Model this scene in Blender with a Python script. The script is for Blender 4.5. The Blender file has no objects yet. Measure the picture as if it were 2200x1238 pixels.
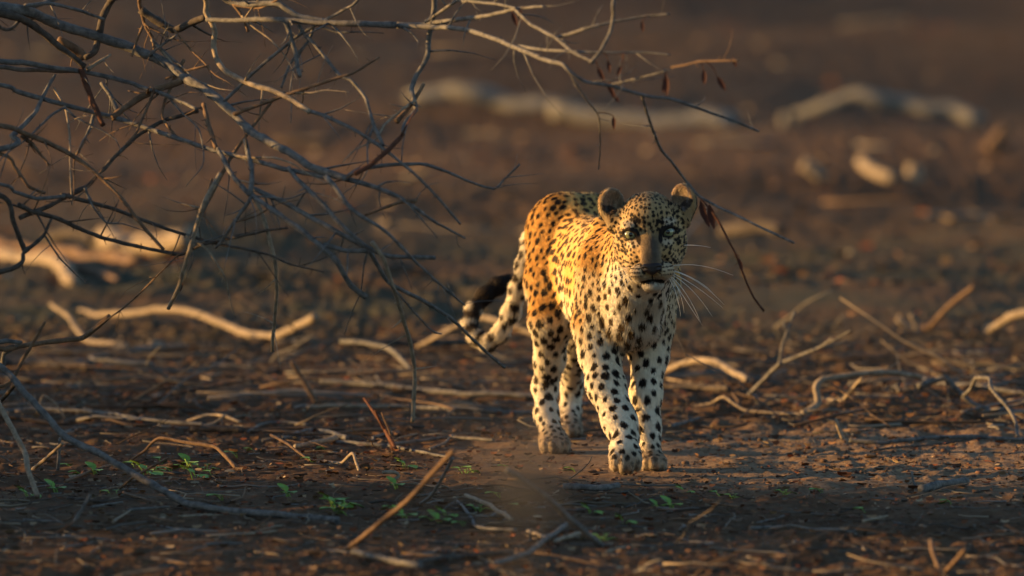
import bpy, bmesh, math, random
import numpy as np
from mathutils import Vector, Matrix, kdtree

# ------------------------------------------------------------------ camera
SC = bpy.context.scene
COL = SC.collection
FPX, CAM_D, CAM_H, PITCH = 17800.0, 20.0, 1.8, math.radians(3.886)   # focal length in photo pixels, metres, radians
cam_d = bpy.data.cameras.new('camera')
cam = bpy.data.objects.new('camera', cam_d); COL.objects.link(cam)
cam.location = (0, -CAM_D, CAM_H); cam.rotation_euler = (math.pi/2 - PITCH, 0, 0)
cam_d.sensor_width = 36.0; cam_d.lens = 36.0*FPX/2200.0
cam_d.clip_start = 0.5; cam_d.clip_end = 3000
cam_d.dof.use_dof = True; cam_d.dof.focus_distance = CAM_D - 0.15; cam_d.dof.aperture_fstop = 2.9
SC.camera = cam

# ------------------------------------------------------------------ sky, sun, exposure
SUN_EL, SUN_AZ = math.radians(8.5), math.radians(-4.0)     # azimuth: from image left, turned a little towards the camera
sun_dir = Vector((-math.cos(SUN_AZ)*math.cos(SUN_EL), -math.sin(SUN_AZ)*math.cos(SUN_EL), math.sin(SUN_EL)))
w = bpy.data.worlds.new('World'); SC.world = w; w.use_nodes = True
nt = w.node_tree; bg = nt.nodes['Background']
sky = nt.nodes.new('ShaderNodeTexSky'); sky.sky_type = 'NISHITA'; sky.sun_disc = False
sky.sun_elevation = SUN_EL
sky.sun_rotation = math.atan2(sun_dir.x, sun_dir.y)
sky.dust_density = 0.55; sky.ozone_density = 2.0
nt.links.new(sky.outputs[0], bg.inputs[0]); bg.inputs[1].default_value = 0.092
sl = bpy.data.lights.new('sun', 'SUN'); sl.energy = 5.0; sl.angle = math.radians(0.6); sl.color = (1.0, 0.575, 0.195)
so = bpy.data.objects.new('sun', sl); COL.objects.link(so)
so.rotation_euler = (-sun_dir).to_track_quat('-Z', 'Y').to_euler(); so.location = sun_dir*60
SC.view_settings.view_transform = 'Standard'; SC.view_settings.look = 'None'
SC.view_settings.gamma = 1.0; SC.view_settings.use_curve_mapping = False
SC.view_settings.exposure = 1.42
SC.render.engine = 'CYCLES'
SC.cycles.use_denoising = True
SC.cycles.max_bounces = 6; SC.cycles.diffuse_bounces = 3; SC.cycles.transparent_max_bounces = 8
SC.cycles.sample_clamp_indirect = 4.0
SC.cycles_curves.shape = 'RIBBONS'

# ------------------------------------------------------------------ helpers
rng = np.random.default_rng(7); random.seed(7)
_c, _s = math.cos(PITCH), math.sin(PITCH)
def P(px, py, Y):
    """photo pixel at world depth Y -> point"""
    a, b = (px-1100.0)/FPX, -(py-619.0)/FPX
    ry = _c + b*_s; rz = -_s + b*_c
    t = (Y+CAM_D)/ry
    return np.array((a*t, Y, CAM_H + rz*t))
def G(px, py, z=0.0):
    """photo pixel -> point on the ground"""
    a, b = (px-1100.0)/FPX, -(py-619.0)/FPX
    ry = _c + b*_s; rz = -_s + b*_c
    t = (z-CAM_H)/rz
    return np.array((a*t, ry*t-CAM_D, z))
def unit(v):
    v = np.asarray(v, float); return v/np.linalg.norm(v)
def link(o, parent=None):
    COL.objects.link(o)
    if parent is not None: o.parent = parent
    return o
def mesh_np(name, verts, faces, mat=None, smooth=True):
    me = bpy.data.meshes.new(name)
    verts = np.asarray(verts, np.float32); faces = np.asarray(faces, np.int32)
    nv, nf, k = len(verts), len(faces), faces.shape[1]
    me.vertices.add(nv); me.vertices.foreach_set('co', verts.ravel())
    me.loops.add(nf*k); me.loops.foreach_set('vertex_index', faces.ravel())
    me.polygons.add(nf); me.polygons.foreach_set('loop_start', np.arange(0, nf*k, k, dtype=np.int32))
    me.polygons.foreach_set('loop_total', np.full(nf, k, np.int32))
    if smooth: me.polygons.foreach_set('use_smooth', np.ones(nf, bool))
    if mat: me.materials.append(mat)
    me.update(calc_edges=True); me.validate()
    return me
def tag(o, label=None, cat=None, group=None, kind=None):
    if label: o['label'] = label
    if cat: o['category'] = cat
    if group: o['group'] = group
    if kind: o['kind'] = kind
    return o
def empty(name, loc=(0, 0, 0), label=None, cat=None, group=None):
    o = bpy.data.objects.new(name, None); o.location = loc; o.empty_display_size = 0.05
    COL.objects.link(o)
    return tag(o, label, cat, group)
def hash3(ix, iy, iz, seed=0):
    n = (ix.astype(np.int64)*374761393 + iy.astype(np.int64)*668265263 + iz.astype(np.int64)*2147483647 + seed*144269) & 0xffffffff
    n = ((n ^ (n >> 13))*1274126177) & 0xffffffff
    n = ((n ^ (n >> 16))*2246822519) & 0xffffffff
    return ((n ^ (n >> 15)) & 0xffffff)/float(0xffffff)
def vnoise(p, scale=1.0, seed=0):
    """value noise in -1..1 at points p (n,3)"""
    q = np.asarray(p)*scale; i = np.floor(q).astype(np.int64); f = q-i; f = f*f*(3-2*f)
    r = 0
    for dx in (0, 1):
        for dy in (0, 1):
            for dz in (0, 1):
                h = hash3(i[:, 0]+dx, i[:, 1]+dy, i[:, 2]+dz, seed)
                r = r + h*(f[:, 0] if dx else 1-f[:, 0])*(f[:, 1] if dy else 1-f[:, 1])*(f[:, 2] if dz else 1-f[:, 2])
    return r*2-1
def sstep(a, b, x):
    t = np.clip((x-a)/(b-a), 0, 1); return t*t*(3-2*t)
def new_mat(name, rough=0.8, col=(0.5, 0.5, 0.5), spec=0.3):
    m = bpy.data.materials.new(name); m.use_nodes = True
    b = m.node_tree.nodes['Principled BSDF']
    b.inputs['Base Color'].default_value = (*col, 1); b.inputs['Roughness'].default_value = rough
    b.inputs['Specular IOR Level'].default_value = spec
    return m, m.node_tree, b
def tube(pts, rad, nseg=6):
    pts = np.asarray(pts, float); n = len(pts); rad = np.broadcast_to(rad, (n,)) if np.ndim(rad) else np.full(n, rad)
    tg = np.gradient(pts, axis=0); tg /= np.linalg.norm(tg, axis=1)[:, None]+1e-12
    e = np.cross(tg[0], (0.31, 0.17, 0.93)); e /= np.linalg.norm(e)
    an = np.arange(nseg)*2*math.pi/nseg; V_ = []
    for i in range(n):
        e = e-tg[i]*(e @ tg[i]); e /= np.linalg.norm(e); b = np.cross(tg[i], e)
        V_.append(pts[i]+rad[i]*(np.cos(an)[:, None]*e+np.sin(an)[:, None]*b))
    V_ = np.concatenate(V_); F_ = []
    for i in range(n-1):
        for j in range(nseg):
            k = (j+1) % nseg
            F_.append((i*nseg+j, i*nseg+k, (i+1)*nseg+k, (i+1)*nseg+j))
    V_ = np.concatenate([V_, pts[:1], pts[-1:]]); a_, b_ = len(V_)-2, len(V_)-1
    for j in range(nseg):
        k = (j+1) % nseg
        F_.append((a_, k, j, j)); F_.append((b_, (n-1)*nseg+j, (n-1)*nseg+k, (n-1)*nseg+k))
    return V_, F_
def tube_mesh(name, pts, rad, mat, nseg=6):
    v, f = tube(pts, rad, nseg)
    me = bpy.data.meshes.new(name)
    me.from_pydata([tuple(x) for x in v], [], [tuple(dict.fromkeys(q)) for q in map(lambda q: tuple(int(z) for z in q), f)])
    me.polygons.foreach_set('use_smooth', np.ones(len(me.polygons), bool)); me.materials.append(mat); me.update()
    return me
def bez(a, b, c, n):
    t = np.linspace(0, 1, n)[:, None]; return (1-t)**2*a+2*t*(1-t)*b+t*t*c
# ------------------------------------------------------------------ ground: one displaced sheet out to the horizon
def n2(x, y, s, seed): return vnoise(np.stack([x.ravel(), y.ravel(), np.zeros(x.size)], 1), s, seed).reshape(x.shape)
def gz_base(x, y):
    x = np.asarray(x, float); y = np.asarray(y, float)
    far = sstep(2.0, 9.0, y)
    z = 0.030*n2(x, y, 0.9, 31)*(0.35+far)+0.10*far*n2(x, y, 0.33, 32)
    z = z+0.16*sstep(17, 40, y)*(n2(x, y, 0.28, 33)+0.3)
    calm = sstep(0.75, 0.25, np.hypot((x-0.2)/0.7, (y-0.45)/1.1))
    return z*(1-calm)
def gz(x, y):
    x = np.asarray(x, float); y = np.asarray(y, float)
    z = gz_base(x, y)
    rough = 0.65+0.55*n2(x, y, 1.1, 35)
    c = 0.011*n2(x, y, 11, 36)+0.008*np.abs(n2(x, y, 24, 37))+0.0055*n2(x, y, 47, 38)+0.0035*n2(x, y, 90, 39)
    c = c+0.010*np.maximum(n2(x, y, 17, 40)-0.45, 0)*2
    calm = 1-0.75*sstep(0.55, 0.2, np.hypot((x-0.2)/0.6, (y-0.45)/0.9))
    calm = calm*(1-0.45*sstep(1.2, 0.6, np.hypot((x-0.95)/1.0, (y-0.35)/1.0)))
    fade = 1-0.4*sstep(6, 12, y)
    return z+(c*1.35-0.008)*rough*calm*fade
def gz1(x, y): return float(gz(np.array([x]), np.array([y]))[0])
def axis(parts): return np.unique(np.round(np.concatenate([np.arange(a, b, s) for a, b, s in parts]), 5))
def grow(a, b, s, q):
    o = [a]; sg = 1 if b > a else -1
    while (o[-1]-b)*sg < 0: o.append(o[-1]+sg*s); s *= q
    return np.array(o)
gx = np.unique(np.round(np.concatenate([np.arange(-2.0, 2.0, 0.0105), grow(2.0, 600, 0.03, 1.13), grow(-2.0, -600, 0.03, 1.13)]), 5))
gy = np.unique(np.round(np.concatenate([np.arange(-3.4, 4.5, 0.022), np.arange(4.5, 14, 0.05), np.arange(14, 42, 0.16), grow(42, 900, 0.3, 1.15), grow(-3.4, -600, 0.05, 1.15)]), 5))
XX, YY = np.meshgrid(gx, gy, indexing='ij')
ZZ = gz(XX, YY)
gv = np.stack([XX.ravel(), YY.ravel(), ZZ.ravel()], 1)
ii, jj = np.meshgrid(np.arange(len(gx)-1), np.arange(len(gy)-1), indexing='ij'); b0 = (ii*len(gy)+jj).ravel()
gf = np.stack([b0, b0+len(gy), b0+len(gy)+1, b0+1], 1)
m_soil, nt_, bs = new_mat('soil', 0.92, spec=0.12)
N_ = nt_.nodes.new; LK = nt_.links.new
geo = N_('ShaderNodeNewGeometry')
def noise(scale, detail=6, rough=0.6):
    n = N_('ShaderNodeTexNoise'); n.inputs['Scale'].default_value = scale; n.inputs['Detail'].default_value = detail; n.inputs['Roughness'].default_value = rough
    LK(geo.outputs['Position'], n.inputs['Vector']); return n
def ramp(src, *els):
    r = N_('ShaderNodeValToRGB'); cr = r.color_ramp
    while len(cr.elements) < len(els): cr.elements.new(0.5)
    for e, (p, c) in zip(cr.elements, els): e.position = p; e.color = (*c, 1)
    LK(src, r.inputs[0]); return r
def mix(f, a, b, mode='MIX'):
    m = N_('ShaderNodeMix'); m.data_type = 'RGBA'; m.blend_type = mode
    if isinstance(f, float): m.inputs[0].default_value = f
    else: LK(f, m.inputs[0])
    LK(a, m.inputs[6]); LK(b, m.inputs[7]); return m.outputs[2]
c1 = ramp(noise(26, 8, 0.68).outputs[0], (0.30, (0.036, 0.021, 0.011)), (0.52, (0.085, 0.050, 0.026)), (0.72, (0.165, 0.102, 0.055)))
c2 = ramp(noise(7, 6).outputs[0], (0.35, (0.066, 0.034, 0.016)), (0.65, (0.12, 0.072, 0.038)))
col_ = mix(0.45, c1.outputs[0], c2.outputs[0])
# bare sandy patch, its colour also lifted to carry the sunlit brightness
sx = N_('ShaderNodeSeparateXYZ'); LK(geo.outputs['Position'], sx.inputs[0])
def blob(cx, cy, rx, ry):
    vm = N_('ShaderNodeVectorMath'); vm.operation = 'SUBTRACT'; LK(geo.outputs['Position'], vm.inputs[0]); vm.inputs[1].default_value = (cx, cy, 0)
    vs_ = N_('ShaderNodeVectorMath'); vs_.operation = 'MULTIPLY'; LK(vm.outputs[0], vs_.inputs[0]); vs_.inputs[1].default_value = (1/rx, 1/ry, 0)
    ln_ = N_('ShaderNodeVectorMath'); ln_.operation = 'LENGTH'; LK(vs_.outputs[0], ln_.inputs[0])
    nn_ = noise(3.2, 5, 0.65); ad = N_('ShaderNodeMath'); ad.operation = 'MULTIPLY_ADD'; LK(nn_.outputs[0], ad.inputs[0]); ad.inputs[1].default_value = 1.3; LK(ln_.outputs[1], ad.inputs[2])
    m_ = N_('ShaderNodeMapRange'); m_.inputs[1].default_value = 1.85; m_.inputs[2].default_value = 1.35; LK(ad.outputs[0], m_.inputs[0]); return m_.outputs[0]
sunlit_sand = ramp(noise(40, 7, 0.7).outputs[0], (0.32, (0.13, 0.083, 0.048)), (0.55, (0.235, 0.158, 0.097)), (0.75, (0.33, 0.235, 0.155)))
col_ = mix(blob(0.95, 0.35, 1.05, 1.05), col_, sunlit_sand.outputs[0])
# reddish crumbs of rotten leaf
cr_ = ramp(noise(75, 4, 0.6).outputs[0], (0.585, (0, 0, 0)), (0.63, (1, 1, 1)))
red = N_('ShaderNodeRGB'); red.outputs[0].default_value = (0.10, 0.042, 0.020, 1)
col_ = mix(cr_.outputs[0], col_, red.outputs[0])
# low green film of moss and sprouting grass further back
mr = N_('ShaderNodeMapRange'); mr.inputs[1].default_value = 2.6; mr.inputs[2].default_value = 5.0; LK(sx.outputs[1], mr.inputs[0])
mr2 = N_('ShaderNodeMapRange'); mr2.inputs[1].default_value = 13.0; mr2.inputs[2].default_value = 9.0; LK(sx.outputs[1], mr2.inputs[0])
mm = N_('ShaderNodeMath'); mm.operation = 'MULTIPLY'; LK(mr.outputs[0], mm.inputs[0]); LK(mr2.outputs[0], mm.inputs[1])
gn = ramp(noise(1.3, 6, 0.7).outputs[0], (0.34, (0, 0, 0)), (0.58, (1, 1, 1)))
mm2 = N_('ShaderNodeMath'); mm2.operation = 'MULTIPLY'; LK(mm.outputs[0], mm2.inputs[0]); LK(gn.outputs[0], mm2.inputs[1])
grn = ramp(noise(14, 5).outputs[0], (0.35, (0.034, 0.035, 0.020)), (0.65, (0.066, 0.060, 0.038)))
col_ = mix(mm2.outputs[0], col_, grn.outputs[0])
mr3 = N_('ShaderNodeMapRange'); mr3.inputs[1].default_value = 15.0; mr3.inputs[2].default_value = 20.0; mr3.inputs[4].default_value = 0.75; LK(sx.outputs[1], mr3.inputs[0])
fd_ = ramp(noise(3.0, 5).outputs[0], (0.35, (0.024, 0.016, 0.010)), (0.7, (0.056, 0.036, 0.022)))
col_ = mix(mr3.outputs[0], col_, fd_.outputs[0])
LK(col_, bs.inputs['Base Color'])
bp = N_('ShaderNodeBump'); bp.inputs['Strength'].default_value = 0.9; bp.inputs['Distance'].default_value = 0.006
LK(noise(120, 8, 0.7).outputs[0], bp.inputs['Height']); LK(bp.outputs[0], bs.inputs['Normal'])
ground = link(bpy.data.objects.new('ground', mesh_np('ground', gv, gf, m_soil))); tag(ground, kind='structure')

# ------------------------------------------------------------------ materials of wood and leaf
def bark(name, dark, light, scale=60):
    m, t, b = new_mat(name, 0.85, spec=0.2)
    tc = t.nodes.new('ShaderNodeNewGeometry')
    n1 = t.nodes.new('ShaderNodeTexNoise'); n1.inputs['Scale'].default_value = scale; n1.inputs['Detail'].default_value = 7; n1.inputs['Roughness'].default_value = 0.7
    t.links.new(tc.outputs['Position'], n1.inputs['Vector'])
    r = t.nodes.new('ShaderNodeValToRGB'); r.color_ramp.elements[0].position = 0.33; r.color_ramp.elements[1].position = 0.68
    r.color_ramp.elements[0].color = (*dark, 1); r.color_ramp.elements[1].color = (*light, 1)
    t.links.new(n1.outputs[0], r.inputs[0]); t.links.new(r.outputs[0], b.inputs['Base Color'])
    bp = t.nodes.new('ShaderNodeBump'); bp.inputs['Strength'].default_value = 0.8; bp.inputs['Distance'].default_value = 0.002
    n2_ = t.nodes.new('ShaderNodeTexNoise'); n2_.inputs['Scale'].default_value = 240; n2_.inputs['Detail'].default_value = 5
    t.links.new(tc.outputs['Position'], n2_.inputs['Vector']); t.links.new(n2_.outputs[0], bp.inputs['Height']); t.links.new(bp.outputs[0], b.inputs['Normal'])
    return m
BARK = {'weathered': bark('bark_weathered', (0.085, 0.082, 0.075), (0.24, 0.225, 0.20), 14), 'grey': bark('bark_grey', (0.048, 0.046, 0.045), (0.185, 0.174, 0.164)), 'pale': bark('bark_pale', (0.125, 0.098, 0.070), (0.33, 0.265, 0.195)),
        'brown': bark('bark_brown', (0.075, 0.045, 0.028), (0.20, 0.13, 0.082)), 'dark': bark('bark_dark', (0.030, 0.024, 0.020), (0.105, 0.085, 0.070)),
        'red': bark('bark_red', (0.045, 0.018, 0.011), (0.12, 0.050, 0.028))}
m_litter, nt_, bs = new_mat('litter', 0.85, spec=0.15)
at = nt_.nodes.new('ShaderNodeAttribute'); at.attribute_name = 'tint'; nt_.links.new(at.outputs['Color'], bs.inputs['Base Color'])
def tinted(name, V_, F_, tint, kind='stuff', smooth=False):
    me = mesh_np(name, V_, F_, m_litter, smooth)
    a = me.attributes.new('tint', 'FLOAT_COLOR', 'POINT'); a.data.foreach_set('color', np.concatenate([tint, np.ones((len(tint), 1))], 1).astype(np.float32).ravel())
    o = link(bpy.data.objects.new(name, me)); o['kind'] = kind; return o
def scatter(n, y0, y1, half=1.0, pw=1.0):
    """points over the strip of ground between depths y0 and y1"""
    y = y0+(y1-y0)*rng.random(n)**pw
    return rng.uniform(-half, half, n)*(0.0618*(y+20)+0.25)*1.15, y
pal_leaf = np.array([(0.20, 0.085, 0.040), (0.26, 0.14, 0.070), (0.13, 0.070, 0.042), (0.33, 0.22, 0.13), (0.24, 0.075, 0.030), (0.17, 0.12, 0.085), (0.40, 0.30, 0.19)])
def leaves(name, n, y0, y1, s0, s1, pw=1.0):
    x, y = scatter(n, y0, y1, 1.0, pw)
    dens = n2(x, y, 1.6, 51)*0.5+n2(x, y, 4.3, 52)*0.5
    k = dens > rng.uniform(-0.75, 0.55, n); x, y = x[k], y[k]; n = len(x)
    z = gz(x, y); s = rng.uniform(s0, s1, n); a = rng.uniform(0, 6.283, n); curl = rng.uniform(0.05, 0.65, n); tl = rng.normal(0, 0.45, n)
    ux, uy = np.cos(a), np.sin(a); wd = s*rng.uniform(0.28, 0.5, n)
    V_ = np.zeros((n, 6, 3))
    prof = [(-1, 0.25), (0, 0.0), (1, 0.35)]
    for i, (t, lz) in enumerate(prof):
        ww = wd*(0.45 if i != 1 else 1.0)
        for j, sd in enumerate((-1, 1)):
            V_[:, i*2+j, 0] = x+ux*s*t*0.5-uy*ww*sd*0.5; V_[:, i*2+j, 1] = y+uy*s*t*0.5+ux*ww*sd*0.5
            V_[:, i*2+j, 2] = z+0.003+s*curl*lz+np.abs(ww*np.sin(tl))*0.5+ww*np.sin(tl)*sd*0.5+(s*curl*0.3 if sd > 0 else 0)
    base = (np.arange(n)*6)[:, None]
    F_ = np.concatenate([base+np.array((0, 2, 3, 1)), base+np.array((2, 4, 5, 3))])
    tint = pal_leaf[rng.integers(0, len(pal_leaf), n)]*rng.uniform(0.25, 0.85, (n, 1))
    return tinted(name, V_.reshape(-1, 3), F_, np.repeat(tint, 6, 0))
leaves('leaf_litter', 24000, -3.2, 5.0, 0.006, 0.024)
leaves('leaf_litter', 4500, 6.0, 34.0, 0.015, 0.055, 1.3)
def twigs(name, n, y0, y1, l0, l1, r0, r1, pw=1.0):
    x, y = scatter(n, y0, y1, 1.0, pw)
    dens = n2(x, y, 1.1, 61)*0.6+n2(x, y, 3.1, 62)*0.4+0.25*sstep(0.6, 1.6, y)*sstep(4.5, 2.5, y)
    bare = sstep(1.15, 0.6, np.hypot((x-0.95)/1.0, (y-0.3)/1.0))
    k = dens-1.1*bare > rng.uniform(-0.7, 0.55, n); x, y = x[k], y[k]; n = len(x)
    L = l0+(l1-l0)*rng.random(n)**2.2; R = r0+(r1-r0)*rng.random(n)**2; a = rng.uniform(0, 6.283, n)
    el = rng.normal(0, 0.06, n)+(rng.random(n) < 0.10)*rng.uniform(0.1, 0.7, n)
    K = 5; V_ = np.zeros((n, K, 4, 3)); bend = rng.normal(0, 0.16, (n, 2)); kink = rng.normal(0, 0.05, (n, K, 2))
    px_ = np.zeros((n, K, 3))
    for i in range(K):
        t = i/(K-1); q = t-0.5
        lat = (bend[:, 0]*(q*q*4-1)*0.5+kink[:, i, 0])*L
        px_[:, i, 0] = x+np.cos(a)*L*q-np.sin(a)*lat; px_[:, i, 1] = y+np.sin(a)*L*q+np.cos(a)*lat
        px_[:, i, 2] = L*np.maximum(np.sin(el), 0)*t+np.abs(kink[:, i, 1]*L*0.25)
    px_[:, :, 2] += gz(px_[:, :, 0].ravel(), px_[:, :, 1].ravel()).reshape(n, K)*0.5+0.5*gz(x, y)[:, None]+R[:, None]*0.8
    for i in range(K):
        r = R*(1.0-0.5*i/(K-1))
        for j in range(4):
            th = j*math.pi/2
            V_[:, i, j, 0] = px_[:, i, 0]-np.sin(a)*r*math.cos(th); V_[:, i, j, 1] = px_[:, i, 1]+np.cos(a)*r*math.cos(th); V_[:, i, j, 2] = px_[:, i, 2]+r*math.sin(th)
    base = (np.arange(n)*K*4)[:, None]; F_ = []
    for i in range(K-1):
        for j in range(4): F_.append(base+np.array((i*4+j, i*4+(j+1) % 4, (i+1)*4+(j+1) % 4, (i+1)*4+j)))
    F_.append(base+np.array((3, 2, 1, 0))); F_.append(base+(K-1)*4+np.array((0, 1, 2, 3)))
    pal = np.array([(0.24, 0.22, 0.20), (0.16, 0.145, 0.13), (0.30, 0.24, 0.175), (0.10, 0.068, 0.048), (0.18, 0.12, 0.08)])
    tint = pal[rng.integers(0, 5, n)]*rng.uniform(0.3, 0.95, (n, 1))
    return tinted(name, V_.reshape(-1, 3), np.concatenate(F_), np.repeat(tint, K*4, 0), smooth=True)
twigs('twig_litter', 8500, -3.2, 4.5, 0.015, 0.22, 0.0007, 0.0032)
twigs('twig_litter', 400, 0.9, 4.0, 0.15, 0.6, 0.0025, 0.0062)
twigs('twig_litter', 150, 6.0, 30.0, 0.15, 0.7, 0.004, 0.016, 1.4)
def clods(name, n, y0, y1, s0, s1):
    x, y = scatter(n, y0, y1)
    k = n2(x, y, 2.1, 71) > rng.uniform(-0.7, 0.6, n); x, y = x[k], y[k]; n = len(x)
    s = s0+(s1-s0)*rng.random(n)**3
    o = np.array([(1, 0, 0), (-1, 0, 0), (0, 1, 0), (0, -1, 0), (0, 0, 1), (0, 0, -1)], float)
    ff = np.array([(0, 2, 4), (2, 1, 4), (1, 3, 4), (3, 0, 4), (2, 0, 5), (1, 2, 5), (3, 1, 5), (0, 3, 5)])
    e = {}; vs = list(o); fs = []
    def mid(a, b):
        q = (min(a, b), max(a, b))
        if q not in e: m = vs[a]+vs[b]; vs.append(m/np.linalg.norm(m)); e[q] = len(vs)-1
        return e[q]
    for a, b, c in ff:
        ab, bc_, ca_ = mid(a, b), mid(b, c), mid(c, a); fs += [(a, ab, ca_), (ab, b, bc_), (ca_, bc_, c), (ab, bc_, ca_)]
    vs = np.array(vs); fs = np.array(fs); m = len(vs)
    V_ = vs[None]*s[:, None, None]*rng.uniform(0.6, 1.3, (n, m, 1))*np.stack([rng.uniform(0.7, 1.4, n), rng.uniform(0.7, 1.4, n), rng.uniform(0.45, 0.9, n)], 1)[:, None, :]
    V_ += np.stack([x, y, gz(x, y)+s*0.15], 1)[:, None, :]
    F_ = ((np.arange(n)*m)[:, None, None]+fs[None]).reshape(-1, 3)
    tint = np.array((0.085, 0.058, 0.040))*rng.uniform(0.5, 1.5, (n, 1))*np.array((1, 1, 1))+rng.random((n, 1))*np.array((0.03, 0.0, 0.0))
    return tinted(name, V_.reshape(-1, 3), F_, np.repeat(tint, m, 0))
clods('soil_crumbs', 22000, -3.2, 4.0, 0.0018, 0.0085)
SHRUBS = [(-8.0+0.5*math.sin(k*1.9), -4.4+0.66*k+0.2*math.sin(k*2.7), (0.90 if k < 5 else 1.06)+0.09*math.sin(k*2.3)+0.09*math.sin(k*5.1)) for k in range(14)]
SHRUBS += [(-3.6, -1.15, 1.22), (-4.3, -0.60, 1.30)]  # two more, added out of view to dapple the tree's branches
# ------------------------------------------------------------------ shrubs that stand west of the clearing and shade its floor
m_leaf, nt_, bs = new_mat('shrub_leaf', 0.6, spec=0.3)
oi = nt_.nodes.new('ShaderNodeNewGeometry'); nz = nt_.nodes.new('ShaderNodeTexNoise'); nz.inputs['Scale'].default_value = 6
nt_.links.new(oi.outputs['Position'], nz.inputs['Vector'])
rp = nt_.nodes.new('ShaderNodeValToRGB'); rp.color_ramp.elements[0].color = (0.035, 0.045, 0.014, 1); rp.color_ramp.elements[1].color = (0.10, 0.10, 0.035, 1)
nt_.links.new(nz.outputs[0], rp.inputs[0]); nt_.links.new(rp.outputs[0], bs.inputs['Base Color'])
def shrub_meshes(seed, nleaf):
    r = np.random.default_rng(seed)
    ct = np.stack([r.normal(0, 0.30, 26), r.normal(0, 0.42, 26), r.uniform(0.12, 0.95, 26)], 1)
    k = r.integers(0, 26, nleaf); p = ct[k]+r.normal(0, 0.13, (nleaf, 3)); p[:, 2] = np.clip(p[:, 2], 0.02, 1.2)
    a = r.normal(0, 1, (nleaf, 3)); a /= np.linalg.norm(a, axis=1)[:, None]; b = np.cross(a, r.normal(0, 1, (nleaf, 3))); b /= np.linalg.norm(b, axis=1)[:, None]
    s = r.uniform(0.03, 0.065, nleaf)[:, None]
    V_ = np.stack([p-a*s, p+b*s*0.45, p+a*s, p-b*s*0.45], 1).reshape(-1, 3)
    F_ = np.arange(nleaf*4).reshape(-1, 4)
    fol = mesh_np('foliage', V_, F_, m_leaf, False)
    vs, fs, o = [], [], 0
    for c in ct:
        base = np.array((r.normal(0, 0.06), r.normal(0, 0.06), -0.03)); midp = base*0.5+c*0.5+r.normal(0, 0.05, 3)
        v, f = tube(bez(base, midp, c, 7), np.linspace(0.018, 0.004, 7), 5)
        vs.append(v); fs.append(np.array(f)+o); o += len(v)
    me = bpy.data.meshes.new('stem'); me.from_pydata([tuple(x) for x in np.concatenate(vs)], [], [tuple(dict.fromkeys(int(z) for z in q)) for q in np.concatenate(fs)])
    me.materials.append(BARK['brown'])
    return fol, me
SHRUB = [shrub_meshes(90+i, 1500) for i in range(3)]
def shrub(x, y, h, k):
    e = empty('leafy_shrub', (x, y, gz1(x, y)), 'low leafy green shrub out of view on the sunset side of the clearing', 'shrub', 'shrubs on the sunset side')
    e.scale = (1.0, 1.0, h); e.rotation_euler.z = k*1.7
    for nm, me in zip(('foliage', 'stem'), SHRUB[k % 3]): link(bpy.data.objects.new(nm, me), e)
ROW = SHRUBS
for k, (x, y, h) in enumerate(ROW): shrub(x, y, h, k)

# ------------------------------------------------------------------ wood: branches and sticks
def spline(pts, step):
    """Catmull-Rom through pts (n, k), resampled about every step metres"""
    p = np.asarray(pts, float)
    if len(p) == 2: p = np.array([p[0], p[0]*0.67+p[1]*0.33, p[0]*0.33+p[1]*0.67, p[1]])
    q = np.concatenate([[2*p[0]-p[1]], p, [2*p[-1]-p[-2]]]); out = []
    for i in range(1, len(q)-2):
        n = max(2, int(np.linalg.norm(q[i+1][:3]-q[i][:3])/step))
        t = np.linspace(0, 1, n, endpoint=False)[:, None]
        m0, m1 = (q[i+1]-q[i-1])*0.30, (q[i+2]-q[i])*0.30
        out.append((2*t**3-3*t*t+1)*q[i]+(t**3-2*t*t+t)*m0+(-2*t**3+3*t*t)*q[i+1]+(t**3-t*t)*m1)
    out.append(q[-2][None]); return np.concatenate(out)
def wood_mesh(name, pts, rad, mat, thorns=0, seed=0, nseg=8, knots=0.10, wob=0.35):
    """pts (n,3) control points, rad per point: a gnarly tapered tube with side twigs, one mesh"""
    r = np.random.default_rng(seed)
    pr = np.concatenate([np.asarray(pts, float), np.asarray(rad, float)[:, None]], 1)
    rm = float(np.mean(rad)); s = spline(pr, max(0.010, rm*1.2))
    p, R = s[:, :3], np.maximum(s[:, 3], 0.0006)
    w1 = np.stack([vnoise(p+seed*3.1, 9, 80+k) for k in range(3)], 1)*rm*wob*1.5+np.stack([vnoise(p+seed, 35, 84+k) for k in range(3)], 1)*rm*wob*0.6
    p = p+w1
    R = R*(1+knots*vnoise(p+seed*7.7, 60, 90)+knots*1.6*np.maximum(vnoise(p+seed, 22, 91)-0.35, 0))
    v, f = tube(p, R, nseg)
    v = v+np.stack([vnoise(v, 150, 95+k) for k in range(3)], 1)*rm*0.10
    vs, fs, o = [v], [np.array(f)], len(v)
    for _ in range(thorns):
        i = r.integers(1, len(p)-1); d = r.normal(0, 1, 3); t = unit(p[i+1]-p[i-1]); d = unit(d-t*(d @ t)*0.6+t*0.5)
        L = r.uniform(0.006, 0.017) if r.random() < 0.66 else r.uniform(0.03, 0.15)
        rr = min(R[i]*0.5, 0.0022 if L < 0.03 else 0.0034)
        q = bez(p[i], p[i]+d*L*0.55+r.normal(0, L*0.08, 3), p[i]+d*L+r.normal(0, L*0.12, 3), 4)
        v, f = tube(q, np.linspace(rr, 0.0004, 4), 4); vs.append(v); fs.append(np.array(f)+o); o += len(v)
    V_ = np.concatenate(vs); F_ = np.concatenate(fs)
    me = bpy.data.meshes.new(name)
    me.from_pydata(V_.tolist(), [], [tuple(dict.fromkeys(q)) for q in F_.tolist()])
    me.polygons.foreach_set('use_smooth', np.ones(len(me.polygons), bool)); me.materials.append(BARK[mat]); me.update()
    return me
PXM = FPX/CAM_D
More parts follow.
